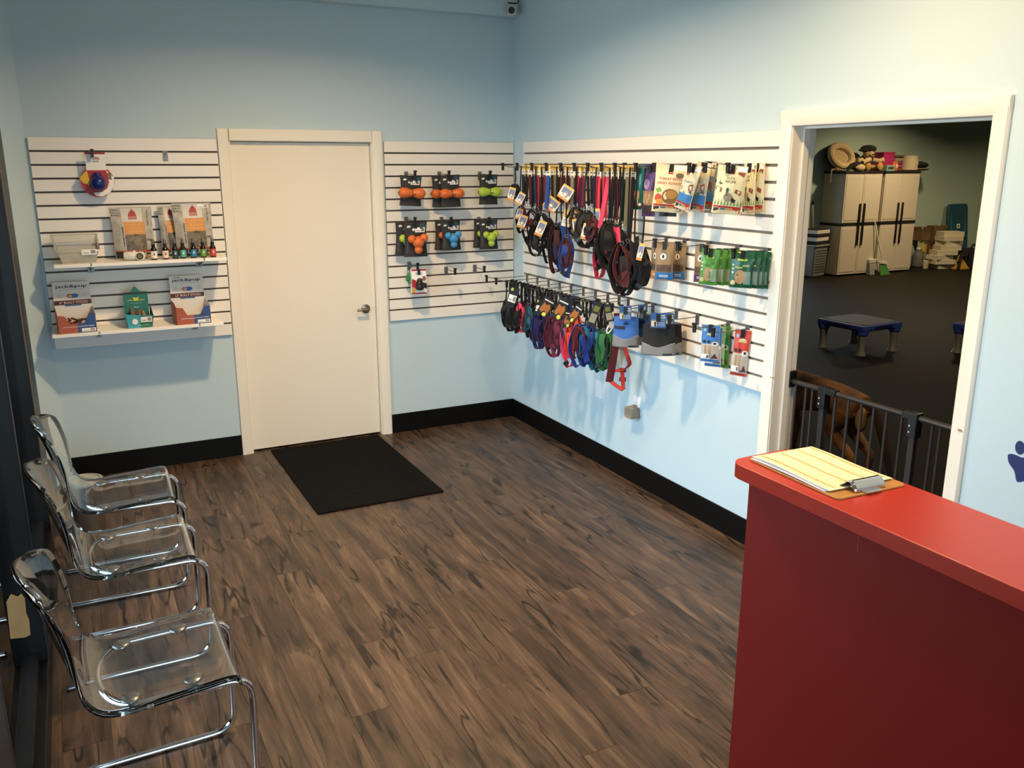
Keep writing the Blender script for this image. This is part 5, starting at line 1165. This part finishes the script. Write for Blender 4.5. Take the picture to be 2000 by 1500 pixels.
MB(M('#d9d9d6', .3)).tube([(.012 * math.cos(q), 0, .036 * math.sin(q)) for q in [2 * PI * k / 20 for k in range(20)]], .004, 8, True).build('loop', t); MB(STEEL).tube([(.0, 0, .035), (0, 0, .085)], .0025, 6).build('cord', t)
# dental packs
CLRP = M('#b9b4ac', .15)
def dental(col):
    def f(sh, mb):
        m_ = M(col, .45); sh.rect(mb, .02, .50, .98, .985, m_, e=.0012); sh.rect(mb, .02, .01, .98, .07, m_, e=.0012); sh.disc(mb, .2, .86, .09, .04, M('#7fb0d8', .5), .002); sh.rect(mb, .3, .73, .8, .76, M('#b8c060', .5), e=.002); sh.poly(mb, [(.3, .77), (.55, .83), (.8, .77)], M('#d8d0b0', .5), .002)
        for u in (.2, .45): sh.disc(mb, u, .56, .1, .04, INK, .002)
        sh.disc(mb, .78, .50, .2, .065, M('#d9d6cf', .5), .002); sh.disc(mb, .78, .51, .08, .03, INK, .0026, 8)
        for u in (.2, .42): sh.rect(mb, u, .14, u + .14, .46, CHEWC, e=.0014)
        sh.poly(mb, [(.55, .1), (.8, .24), (.95, .1)], M('#5a3040', .5), .002); sh.barcode(mb, .05, .09, .5, .22, .003)
    return f
hang_bag('chew_pack', 'rear green dental chew pack behind the blue ones', 1414, 640, .06, 26, 84, -.5, .03, M('#4f8f3f', .4), dental('#4a8a36'), seed=51, cat='chew pack')
hang_bag('chew_pack', 'middle pale green dental chew pack', 1403, 640, .10, 30, 76, -.45, .03, M('#8fb38a', .4), dental('#79a86a'), seed=52, cat='chew pack', tab=False)
hang_bag('chew_pack', 'rear blue dental chew pack half covered by its twin', 1396, 642, .14, 32, 80, -.3, .03, CLRP, dental('#2f66a8'), seed=53, cat='chew pack', tab=False)
hang_bag('chew_pack', 'front blue dental chew pack with clear lower window', 1389, 638, .19, 36, 74, -.15, .03, CLRP, dental('#356fb8'), seed=54, cat='chew pack')
hang_bag('chew_pack', 'single red dental chew pack near the doorway casing', 1452, 648, .04, 32, 94, -.15, .03, CLRP, dental('#bb3a2b'), seed=55, cat='chew pack', roll=.06)
# ================================================================ training room contents
FY = NY1                                    # far wall
def far(px, py, y): return pl(px, py, 1, y)
CABM = M('#c8bba6', .5, name='putty_plastic'); CABS = CABM
def cabinet(x0, x1, label):
    y0, y1, H = 5.0, FY - .01, 1.775; cxx = (x0 + x1) / 2; hw = (x1 - x0) / 2; D = y1 - y0
    t = thing('storage_cabinet', label, 'cabinet', (cxx, y0, 0), 0, 'tall storage cabinets')
    MB(CABM).b2((-hw, .02, .03), (hw, D, H - .04)).build('body', t, bevel=.006, smooth=0)
    for z0, z1 in ((.06, .84), (.93, H - .10)): MB(CABM).b2((-hw - .004, .07, z0), (-hw, D - .05, z1)).build('side_panel', t, bevel=.003, smooth=0)
    MB(M('#1b1a19', .5)).b2((-hw - .01, -.012, H - .04), (hw + .01, D, H)).build('top', t, bevel=.005, smooth=0)
    MB(M('#1b1a19', .5)).b2((-hw - .006, -.006, .86), (hw + .006, D, .91)).build('middle_band', t, bevel=.003, smooth=0)
    for s in (-1, 1):
        for z0, z1 in ((.03, .855), (.915, H - .045)):
            a, b = (-hw + .004, -.003) if s < 0 else (.003, hw - .004)
            d = MB(CABM).b2((a, -.004, z0), (b, .018, z1)).build('door', t, bevel=.005, smooth=0)
            MB(CABM).b2((a + .03, -.009, z0 + .04), (b - .03, -.004, z1 - .04)).build('raised_panel', d, bevel=.004, smooth=0)
        xh = s * .055
        MB(PLASB).prism(rrect(xh - .016, .52, xh + .016, 1.24, .014), -.035, -.009, FR).build('handle', t, bevel=.004)
    return t
cabinet(8.85, 9.74, 'putty coloured storage cabinet beside the laundry basket')
cabinet(9.80, 10.69, 'putty coloured storage cabinet beside the cardboard boxes')
CT = 1.775
# things on top of the cabinets
def ontop(px, y=5.2): q = far(px, 330, y); return q.x
x = ontop(1652); t = thing('pet_bed', 'beige fleece pet bed with dark outside on top of the cabinets', 'pet bed', (x - .08, 5.25, CT + .058), .1)
FLE = M('#b59c72', .95, bump=.6, bscale=60); DK = M('#15130f', .9)
mb = MB(FLE); mb.T = Matrix.Translation((0, 0, .19)) @ Matrix.Rotation(1.15, 4, 'X')
mb.tube([(.27 * math.cos(q), .19 * math.sin(q), 0) for q in [2 * PI * k / 20 for k in range(20)]], .06, 10, True); mb.build('rim', t)
mb = MB(M('#a58e66', .95, bump=.6, bscale=60)); mb.T = Matrix.Translation((0, .02, .19)) @ Matrix.Rotation(1.15, 4, 'X'); mb.lathe([(0, -.05), (.22, -.05), (.26, .0)], 20, sy=.7).build('cushion', t)
mb = MB(DK); mb.T = Matrix.Translation((0, .06, .19)) @ Matrix.Rotation(1.15, 4, 'X'); mb.lathe([(0, -.09), (.25, -.08), (.31, -.02), (.30, .0)], 20, sy=.75).build('outer_shell', t)
x = ontop(1690); t = thing('plush_dog', 'tan plush dog toy with black cap sitting among the toys', 'plush toy', (x + .03, 5.20, CT + .001), -.2)
TAN = M('#b39a74', .95); BLK = M('#12100e', .95); YS = M('#a8792a', .8)
MB(BLK).ball((0, .05, .14), (.13, .11, .14)).build('body', t)
MB(TAN).ball((.0, -.02, .30), (.10, .09, .11)).ball((.0, -.10, .27), (.05, .05, .04)).build('head', t)
MB(BLK).ball((0, .0, .37), (.14, .13, .07)).ball((-.13, -.05, .35), (.10, .06, .025)).build('cap', t)
MB(BLK).ball((0, -.15, .28), (.018, .012, .014)).build('nose', t)
for s in (-1, 1):
    MB(BLK).ball((s * .04, -.095, .32), (.010, .008, .014)).build('eye', t)
    MB(TAN).tube([(s * .11, 0, .19), (s * .2, -.06, .17), (s * .27, -.07, .19)], [.04, .038, .045], 10).build('arm', t)
    MB(TAN).tube([(s * .07, -.02, .06), (s * .11, -.14, .05)], [.05, .04], 10).build('leg', t)
    MB(YS).ball((s * .12, -.19, .075), (.06, .035, .075)).build('foot', t)
x = ontop(1664); t = thing('plush_penguin', 'black and white plush toy lying in front of the pet bed', 'plush toy', (x - .06, 5.05, CT + .001), .15)
MB(BLK).ball((0, 0, .08), (.16, .08, .08)).build('back', t); MB(TAN).ball((.02, -.05, .06), (.13, .06, .06)).build('belly', t); MB(TAN).tube([(.10, -.04, .14), (.2, -.05, .18), (.27, -.06, .19)], [.035, .04, .045], 10).build('arm', t)
MB(BLK).prism([(-.16, .05), (-.30, .01), (-.14, .13)], -.03, .03, FR).build('tail', t)
x = ontop(1720, 5.3) + .02; t = thing('storage_bin', 'bright pink plastic bin on top of the cabinets', 'bin', (x, 5.30, CT + .001), 0)
PK = M('#a8265a', .5)
MB(PK).lathe([(.17, 0), (.20, .30), (.215, .305), (.215, .32), (.195, .32), (.165, .02), (0, .02)], 4).build('tub', t, rot=(0, 0, PI / 4))
x = ontop(1747, 5.22); t = thing('folded_towels', 'stack of folded pink and purple towels on top of the cabinets', 'towels', (x + .08, 5.30, CT + .001), 0)
for k, c in enumerate(('#7a3b2c', '#a84a6a', '#6d2a66', '#8f7a6a', '#4a3a34')): MB(M(c, .95, bump=.5, bscale=40)).b2((-.14, -.13, .055 * k), (.14, .13, .055 * k + .05)).build('towel', t, bevel=.018)
x = ontop(1733, 5.08); t = thing('small_box', 'pale green small box on the cabinet edge', 'box', (x, 5.06, CT + .001), .1)
MB(M('#7d9a86', .6)).b2((-.11, -.05, 0), (.11, .05, .10)).build('carton', t, bevel=.004, smooth=0); MB(M('#2c3a34', .6)).b2((-.08, -.0505, .03), (.08, -.0500, .07)).build('print', t, smooth=0)
x = ontop(1752, 5.06); t = thing('orange_packet', 'small orange patterned packet on top of the cabinets', 'packet', (x - .05, 5.06, CT + .001), 0)
sh = Sheet(.13, .17, .06, .5, 0, 'stand', 3, .003); sh.body('packet', t, M('#b05a32', .5, vary=1.3)); MB(M('#d3b08a', .6)).ball((0, -.035, .08), (.03, .008, .04)).build('picture', t)
x = ontop(1768, 5.16); t = thing('cloth_bag', 'crumpled cream cloth bag on top of the cabinets', 'bag', (x + .07, 5.14, CT + .001), 0)
MB(M('#b7a888', .9, bump=.9, bscale=18)).lathe([(.12, 0), (.145, .02), (.14, .09), (.15, .15), (.135, .22), (.145, .26), (.12, .262), (.11, .2)], 14).build('bag', t)
x = ontop(1786, 5.2); t = thing('fur_cushion', 'black shaggy cushion at the right end of the cabinet top', 'cushion', (x + .03, 5.2, CT + .001), .1)
MB(M('#14110e', .95, bump=1.0, bscale=35)).ball((0, 0, .10), (.27, .18, .07), 18, 8).build('cushion', t); MB(M('#6d6250', .95, bump=1.0, bscale=35)).ball((.02, -.02, .03), (.27, .18, .03), 18, 6).build('fringe', t)
x = ontop(1625, 5.06); t = thing('rope_toy', 'tangled rope toy hanging off the left cabinet corner', 'rope toy', (x + .06, 5.03, CT + .016), 0)
MB(M('#8a7450', .9)).tube(smooth_path([(.45, 0, 0), (.2, -.01, .0), (.05, .01, .02), (-.06, 0, .01), (-.13, -.03, 0), (-.15, -.04, -.2)], 4), .014, 8).build('rope', t); MB(M('#7a6444', .9)).ball((.02, 0, .015), (.05, .035, .035)).build('knot', t)

# laundry basket, striped bin, pole
q = fl(1595, 541); t = thing('laundry_basket', 'grey perforated plastic laundry basket beside the cabinets', 'basket', (q.x, q.y + .12, 0), .25)
GB = M('#77746e', .6)
MB(GB).add(*(lambda a, b, h: ([(-a, -a * .7, 0), (a, -a * .7, 0), (a, a * .7, 0), (-a, a * .7, 0), (-b, -b * .7, h), (b, -b * .7, h), (b, b * .7, h), (-b, b * .7, h)], [(3, 2, 1, 0), (0, 1, 5, 4), (1, 2, 6, 5), (2, 3, 7, 6), (3, 0, 4, 7)]))(.195, .215, .53)).build('tub', t, bevel=.03)
MB(GB).b2((-.235, -.17, .52), (.235, .17, .555)).build('rim', t, bevel=.012)
mb = MB(M('#2c2a27', .8))
for r_ in range(9):
    for c_ in range(11): mb.b2((-.165 + .03 * c_, -.1475 - .0004 * r_, .08 + .045 * r_), (-.150 + .03 * c_, -.1435 - .0012 * r_, .10 + .045 * r_))
o = mb.build('perforations', t, smooth=0); o['kind'] = 'stuff'
t2 = thing('striped_bin', 'black and white striped fabric bin on the laundry basket', 'bin', (q.x + .02, q.y + .12, .556), .25)
for k, c in enumerate(('#14120f', '#cfc8b8', '#14120f', '#cfc8b8')):
    MB(M(c, .85)).b2((-.20 - .004 * k, -.14 - .003 * k, .062 * k), (.20 + .004 * k, .14 + .003 * k, .062 * (k + 1))).build('stripe', t2, bevel=.004, smooth=0)
MB(M('#14120f', .85)).b2((-.215, -.15, .248), (.215, .15, .262)).build('rim', t2, bevel=.004, smooth=0)
q = far(1588, 400, 5.44); q2 = far(1592, 452, 5.44); t = thing('white_pole', 'white pole leaning behind the laundry basket', 'pole', (q2.x, 5.44, 0), 0)
MB(M('#d2cfc6', .4)).tube([(.06, -.02, 0), (q.x - q2.x, .01, q.z)], .016, 10).build('pole', t); MB(PLASB).tube([(q.x - q2.x, .01, q.z), (q.x - q2.x - .004, .01, q.z + .06)], .018, 10).build('grip', t)

# broom and dustpan
a = fl(1722, 537); b = far(1708, 432, 4.98); t = thing('broom', 'white handled broom with green bristles leaning on the cabinets', 'broom', (a.x, a.y, 0), 0)
top_ = Vector((b.x - a.x, 4.975 - a.y, b.z)); 
MB(M('#c9c6bc', .4)).tube([(0, 0, .22), top_], .012, 8).build('handle', t)
MB(M('#c4c1b6', .5)).box((0, 0, .21), (.20, .05, .05), Matrix.Rotation(.15, 3, 'Y')).build('head', t, bevel=.01)
for k in range(7): MB(M('#4f8f3c', .8)).tube([(-.07 + .022 * k, 0, .19), (-.05 + .034 * k, -.02, .0)], [.014, .022], 6).build('bristle_tuft', t)
a = fl(1710, 536); t = thing('dustpan', 'grey and white upright dustpan behind the broom', 'dustpan', (a.x - .06, a.y + .03, 0), 0)
MB(M('#8d8a82', .5)).add([(-.11, -.06, 0), (.11, -.06, 0), (.11, .04, 0), (-.11, .04, 0), (-.10, -.01, .22), (.10, -.01, .22), (.10, .04, .22), (-.10, .04, .22)], [(3, 2, 1, 0), (4, 5, 6, 7), (0, 1, 5, 4), (1, 2, 6, 5), (2, 3, 7, 6), (3, 0, 4, 7)]).build('pan', t, bevel=.006); MB(M('#c4c1b6', .5)).b2((-.11, -.02, .20), (.11, .045, .27)).build('lid', t, bevel=.008)

# stack of white boxes
BX = M('#cabfa6', .65, name='white_carton'); zb = 0; base = fl(1838, 524)
offs = [(0.06, .02, .1), (-.03, 0, -.05), (-.04, .03, .25), (.02, 0, -.12), (.10, -.01, -.1), (.18, .02, .2), (.14, 0, .0), (.20, .03, -.08)]
for i, (dx, dy, rz) in enumerate(offs):
    t = thing('white_box', f'flat white carton, {ORD[i]} from the bottom of the leaning stack', 'box', (base.x + dx * .9 + .02, base.y + .02 + dy, zb), rz - .30, 'stack of white cartons')
    MB(BX).b2((-.20, -.14, 0), (.20, .14, .083)).build('carton', t, bevel=.003, smooth=0); MB(M('#8d8470', .7)).b2((-.2005, -.1405, .060), (.2005, .1405, .0625)).build('lid_seam', t, smooth=0)
    zb += .0845
a = fl(1810, 525); t = thing('white_box', 'single small white carton beside the water jug', 'box', (a.x, a.y + .06, 0), .1); MB(BX).b2((-.055, -.05, 0), (.055, .05, .15)).build('carton', t, bevel=.003, smooth=0); MB(M('#8d8470', .7)).b2((-.0555, -.0505, .12), (.0555, .0505, .122)).build('lid_seam', t, smooth=0)
# water jug
a = fl(1797, 527); t = thing('water_jug', 'clear ribbed plastic water jug with white cap on the dark floor', 'jug', (a.x, a.y + .08, 0), 0)
JUG = thin_glass('jug_plastic', '#b9b6aa', haze=.10, rough=.05)
MB(JUG).lathe([(.10, 0), (.108, .01)] + [(.108 - .006 * (k % 2), .03 + .025 * k) for k in range(9)] + [(.10, .27), (.06, .33), (.035, .35), (.035, .375)], 20).build('bottle', t)
MB(M('#d6d2c4', .5)).lathe([(.04, .37), (.04, .40), (0, .402)], 16).build('cap', t); MB(M('#15130f', .6)).lathe([(.109, .02), (.110, .022), (.110, .07), (.109, .072)], 20).build('label', t)
# cardboard boxes
CBD = M('#6d4f33', .85, vary=.15, name='brown_cardboard')
def cbox(name_label, px, py, y, w, d, h, rz, tilt, z0):
    q = far(px, py, y); t = thing('cardboard_box', name_label, 'box', (q.x, y, z0), rz, 'cardboard boxes beside the cabinets'); t.rotation_euler[0] = tilt
    mb = MB(CBD); mb.b2((-w / 2, -d / 2, 0), (w / 2, -d / 2 + .006, h)); mb.b2((-w / 2, d / 2 - .006, 0), (w / 2, d / 2, h)); mb.b2((-w / 2, -d / 2 + .006, 0), (-w / 2 + .006, d / 2 - .006, h)); mb.b2((w / 2 - .006, -d / 2 + .006, 0), (w / 2, d / 2 - .006, h)); mb.b2((-w / 2, -d / 2, 0), (w / 2, d / 2, .006)); mb.build('walls', t, smooth=0)
    for s in (-1, 1):
        MB(CBD).box((0, 0, 0), (w * .95, .006, d * .4)).build('flap', t, loc=(0, s * (d / 2 + .01), h + .035), rot=(-s * .25, 0, 0), smooth=0)
        MB(CBD).box((0, 0, 0), (.006, d * .9, w * .28)).build('flap', t, loc=(s * (w / 2 + .01), 0, h + .035), rot=(0, s * .3, 0), smooth=0)
cbox('largest open cardboard box standing behind the white cartons', 1823, 520, 5.35, .34, .20, .40, .0, 0, 0)
cbox('cardboard box perched on top of the largest one', 1826, 480, 5.36, .30, .18, .22, -.08, 0, .47)
cbox('small open cardboard box highest beside the cabinet', 1798, 480, 5.36, .24, .18, .18, .05, 0, .50)
cbox('cardboard box on the floor close behind the cabinet edge', 1799, 520, 5.37, .20, .17, .42, .0, 0, 0)
# food bag
q = fl(1788, 523); t = thing('pet_food_bag', 'green and yellow pet food bag beside the cabinet', 'bag', (q.x + .12, q.y + .0, 0), -.1)
sh = Sheet(.24, .50, .14, .5, 0, 'stand', 8, .006); sh.body('bag', t, M('#9a9670', .5)); mb = MB(); sh.rect(mb, .05, .5, .7, .72, M('#3f7a2c', .5)); sh.disc(mb, .65, .72, .25, .14, M('#b99a35', .5), .003); sh.rect(mb, .05, .05, .9, .25, M('#3f7a2c', .5)); sh.text(mb, 'Natural', .42, .38, .12, .26, INK, .003, vert=-1); mb.build('front_print', t, smooth=0)
# teal plastic slide board leaning on the far wall
q0 = far(1850, 520, FY - .25); q1 = far(1873, 400, FY - .02)
t = thing('plastic_board', 'teal moulded plastic board leaning against the far wall', 'board', ((q0.x + .33), FY - .20, 0), 0); t.rotation_euler[0] = -.12
TB = M('#1d4a5c', .45, name='teal_plastic')
MB(TB).prism(rrect(-.28, 0, .28, 1.16, .07), -.025, .025, FR).build('panel', t, bevel=.012)
for s in (-1, 1): MB(TB).add([(s * .20 - .05, -.03, .60), (s * .20 + .05, -.03, .60), (s * .20 + .008, -.028, 1.08), (s * .20 - .008, -.028, 1.08), (s * .20 - .03, -.06, .62), (s * .20 + .03, -.06, .62), (s * .20 + .004, -.03, 1.05), (s * .20 - .004, -.03, 1.05)], [(4, 5, 6, 7), (0, 1, 5, 4), (1, 2, 6, 5), (2, 3, 7, 6), (3, 0, 4, 7)]).build('rib', t, smooth=0)
MB(TB).b2((-.24, -.05, .50), (.24, -.024, .54)).build('ledge', t, bevel=.008); lb = MB(WPAPER).b2((-.045, -.0275, .70), (.045, -.026, .78)).build('sticker', t, smooth=0); MB(INK).b2((-.025, -.0285, .725), (.025, -.0276, .755)).build('sticker_print', lb, smooth=0)
# folded yellow sign and navy bag
a = fl(1868, 524); t = thing('folded_tent', 'yellow and black folded fabric cone near the far wall', 'cone', (a.x + .03, a.y - .02, 0), 0)
YL = M('#a8832a', .7)
MB(YL).add([(-.17, -.12, 0), (.17, -.12, 0), (.17, .12, 0), (-.17, .12, 0), (0, 0, .28)], [(3, 2, 1, 0), (0, 1, 4), (1, 2, 4), (2, 3, 4), (3, 0, 4)]).build('cone', t, smooth=0)
for s in (-1, 1): MB(BLK).tube([(s * .18, -.125, .0), (0, -.02, .30)], [.03, .02], 6).build('edge_band', t)
MB(BLK).tube([(-.14, -.08, .12), (.10, -.06, .36)], .03, 6).build('strap', t)
a = fl(1903, 523); t = thing('navy_bag', 'navy blue duffel bag by the doorway edge of the far wall', 'bag', (a.x + .06, a.y + .2, 0), .1)
MB(M('#1c1f38', .85, bump=.6, bscale=20)).lathe([(.19, 0), (.22, .04), (.21, .2), (.19, .3), (.10, .35), (0, .34)], 14, sy=.8).build('bag', t)
MB(M('#14162a', .85)).tube(smooth_path([(-.14, -.1, .26), (-.12, -.12, .40), (0, -.1, .42), (.1, -.1, .3)], 4), .018, 8).build('handle', t); MB(M('#101018', .85)).box((-.17, -.12, .15), (.03, .05, .3)).build('side_strap', t, bevel=.006)
q = far(1910, 460, FY); t = thing('wall_outlet', 'cream outlet plate on the far training room wall', 'outlet', (q.x, FY - .001, q.z), 0)
MB(M('#c9bd9e', .5)).prism(rrect(-.06, -.085, .06, .085, .01), -.008, 0, FR).build('plate', t); MB(INK).b2((-.02, -.0095, .02), (.02, -.008, .05)).b2((-.02, -.0095, -.05), (.02, -.008, -.02)).build('sockets', t, smooth=0)

# blue training platforms
def platform(cx, cy, rz, label):
    t = thing('training_platform', label, 'platform', (cx, cy, 0), rz, 'blue training platforms')
    BP = M('#3c52b4', .5, name='blue_plastic'); GT = M('#5a5a60', .7, bump=.3, bscale=150); LG = M('#8d8a80', .55)
    MB(BP).b2((-.30, -.30, .245), (.30, .30, .310)).build('deck', t, bevel=.02)
    MB(GT).prism(rrect(-.27, -.27, .27, .27, .03), .308, .314).build('tread', t)
    for sx in (-1, 1):
        for sy in (-1, 1):
            lg = MB(LG).lathe([(.055, 0), (.05, .012), (.032, .05), (.034, .13), (.042, .19), (.045, .22)], 16, (sx * .245, sy * .245, 0)).build('leg', t)
            MB(BP).lathe([(.048, .205), (.058, .215), (.060, .26)], 16, (sx * .245, sy * .245, 0)).build('leg_socket', lg)
            MB(INK).lathe([(.030, .3142), (.030, .3152)], 12, (sx * .235, sy * .235, 0)).build('corner_plug', t)
    for k in range(4):
        A = Matrix.Rotation(k * PI / 2, 4, 'Z'); mb = MB(M('#18224f', .5)); mb.T = A; mb.b2((-.13, -.304, .262), (.13, -.299, .292)); mb.build('side_slot', t, smooth=0)
platform(4.39, .57, .04, 'blue dog training platform with grey legs, fully in view')
platform(5.42, -.27, .03, 'second blue dog training platform cut off by the door casing')

# safety gate in the doorway
gx = .105; GM = M('#3b3634', .4, metal=.5, name='gate_metal'); gt = thing('safety_gate', 'black metal safety gate across the open doorway', 'gate', (gx, (BY0 + BY1) / 2, 0))
hl = (BY1 - BY0) / 2; GZ = .885
MB(GM).tube([(0, -hl + .01, GZ), (0, hl - .01, GZ)], .0125, 10).build('top_rail', gt); MB(GM).tube([(0, -hl + .01, .06), (0, hl - .01, .06)], .0125, 10).build('bottom_rail', gt)
def gy(px, py=840):
    q = pl(px, py, 0, gx); return q.y - (BY0 + BY1) / 2
for px in (1551, 1571, 1584, 1630, 1656, 1682, 1707, 1733, 1764, 1826, 1842, 1868):
    y = gy(px, 800)
    if abs(y) < hl - .005: MB(GM).tube([(0, y, .06), (0, y, GZ)], .0062, 8).build('bar', gt)
for px in (1607, 1790):
    y = gy(px, 800); po = MB(GM).b2((-.012, y - .014, .06), (.012, y + .014, GZ - .01)).build('post', gt, bevel=.002, smooth=0)
    MB(PLASB).b2((-.022, y - .022, GZ - .085), (.02, y + .020, GZ + .022)).b2((-.020, y - (.075 if px < 1700 else -.0), GZ - .012), (.018, y + (.0 if px < 1700 else .055), GZ + .018)).build('latch', gt, bevel=.004, smooth=0)
    for dz in (.035, .062): MB(M('#b9b6b0', .4)).ball((-.0225, y + .008, GZ - dz), (.003, .004, .004), 8, 6).build('rivet', gt)
for s in (1, -1):
    for z in (GZ, .06): MB(PLASB).b2((-.022, min(s * hl, s * (hl - .018)), z - .03), (.022, max(s * hl, s * (hl - .018)), z + (.05 if z > .5 else .03))).build('wall_cup', gt, bevel=.003, smooth=0)

# brown dog standing behind the gate
DOGM = bpy.data.materials.new('brown_coat'); DOGM.use_nodes = True; nt = DOGM.node_tree; b_ = nt.nodes['Principled BSDF']; b_.inputs['Roughness'].default_value = .75
tc = nt.nodes.new('ShaderNodeTexCoord'); n1 = nt.nodes.new('ShaderNodeTexNoise'); n1.inputs['Scale'].default_value = 7; n1.inputs['Detail'].default_value = 6; nt.links.new(tc.outputs['Object'], n1.inputs['Vector'])
rp2 = nt.nodes.new('ShaderNodeValToRGB'); rp2.color_ramp.elements[0].color = lin('#3a2312'); rp2.color_ramp.elements[1].color = lin('#8c5a2a'); rp2.color_ramp.elements[0].position = .3; rp2.color_ramp.elements[1].position = .7
nt.links.new(n1.outputs['Fac'], rp2.inputs[0]); nt.links.new(rp2.outputs[0], b_.inputs['Base Color'])
n2 = nt.nodes.new('ShaderNodeTexNoise'); n2.inputs['Scale'].default_value = 140; bp2 = nt.nodes.new('ShaderNodeBump'); bp2.inputs['Strength'].default_value = .6; bp2.inputs['Distance'].default_value = .004; nt.links.new(tc.outputs['Object'], n2.inputs['Vector']); nt.links.new(n2.outputs['Fac'], bp2.inputs['Height']); nt.links.new(bp2.outputs[0], b_.inputs['Normal'])
def skinned(name, verts, edges, radii, mat, parent, sub=2, root=0):
    me = bpy.data.meshes.new(name); me.from_pydata(verts, edges, []); me.materials.append(mat)
    o = bpy.data.objects.new(name, me); COL.objects.link(o); o.parent = parent
    sk = o.modifiers.new('skin', 'SKIN'); sk.use_smooth_shade = True
    if not me.skin_vertices: me.skin_vertices.new() if hasattr(me.skin_vertices, 'new') else None
    bm = bmesh.new(); bm.from_mesh(me); lay = bm.verts.layers.skin.verify()
    for i, v in enumerate(bm.verts):
        r = radii[i]; v[lay].radius = (r if isinstance(r, tuple) else (r, r)); v[lay].use_root = (i == root)
    bm.to_mesh(me); bm.free()
    sb = o.modifiers.new('sub', 'SUBSURF'); sb.levels = sub; sb.render_levels = sub
    return o
dq = fl(1650, 948, 0)
dg_ = thing('dog', 'brown dog standing behind the gate, tail hanging down', 'dog', (1.22, -2.22, 0), .06); dg_.scale = (.92, .92, .90)
# forward = +y
V = []; Ed = []; Rd = []
def pt(x, y, z, r, link=None):
    V.append((x, y, z)); Rd.append(r); i = len(V) - 1
    if link is not None: Ed.append((link, i))
    return i
pel = pt(0, .08, .545, (.115, .12)); rump = pt(0, -.03, .525, (.085, .09), pel); loin = pt(0, .26, .55, (.105, .115), pel); rib = pt(0, .46, .525, (.125, .155), loin); chest = pt(0, .62, .51, (.115, .15), rib)
neck = pt(0, .76, .62, (.075, .09), chest); nape = pt(0, .84, .72, (.068, .075), neck); skull = pt(0, .92, .77, (.075, .075), nape); muz = pt(0, 1.03, .735, (.045, .042), skull); tipn = pt(0, 1.10, .725, (.03, .03), muz)
for s in (-1, 1):
    h0 = pt(s * .085, .05, .47, (.07, .10), pel); kn = pt(s * .095, .13, .34, (.05, .06), h0); hk = pt(s * .09, -.06, .19, (.026, .03), kn); pa = pt(s * .09, -.03, .045, (.024, .026), hk); to = pt(s * .09, .03, .025, (.03, .024), pa)
    f0 = pt(s * .085, .60, .42, (.05, .07), chest); el = pt(s * .09, .56, .31, (.035, .042), f0); wr_ = pt(s * .09, .58, .14, (.025, .027), el); fp_ = pt(s * .09, .59, .03, (.026, .024), wr_); ft = pt(s * .09, .64, .024, (.03, .022), fp_)
body = skinned('body', V, Ed, Rd, DOGM, dg_)
DKT = M('#2a1b0f', .85, bump=.6, bscale=120)
skinned('tail', [(0, -.08, .56), (.0, -.14, .52), (-.02, -.20, .42), (-.03, -.26, .28), (-.03, -.31, .12)], [(0, 1), (1, 2), (2, 3), (3, 4)], [.04, .04, .036, .028, .014], DKT, dg_, 2)
for s in (-1, 1):
    MB(DOGM).ball((s * .075, .90, .80), (.02, .045, .065), 12, 8).build('ear', dg_, rot=None); MB(INK).ball((s * .038, .985, .79), (.011, .011, .011), 8, 6).build('eye', dg_)
MB(INK).ball((0, 1.125, .735), (.018, .014, .014), 8, 6).build('nose', dg_)
MB(M('#8a6a3c', .85, bump=.6, bscale=120)).ball((-.05, -.062, .46), (.045, .035, .085), 14, 10).build('rump_fur', dg_)
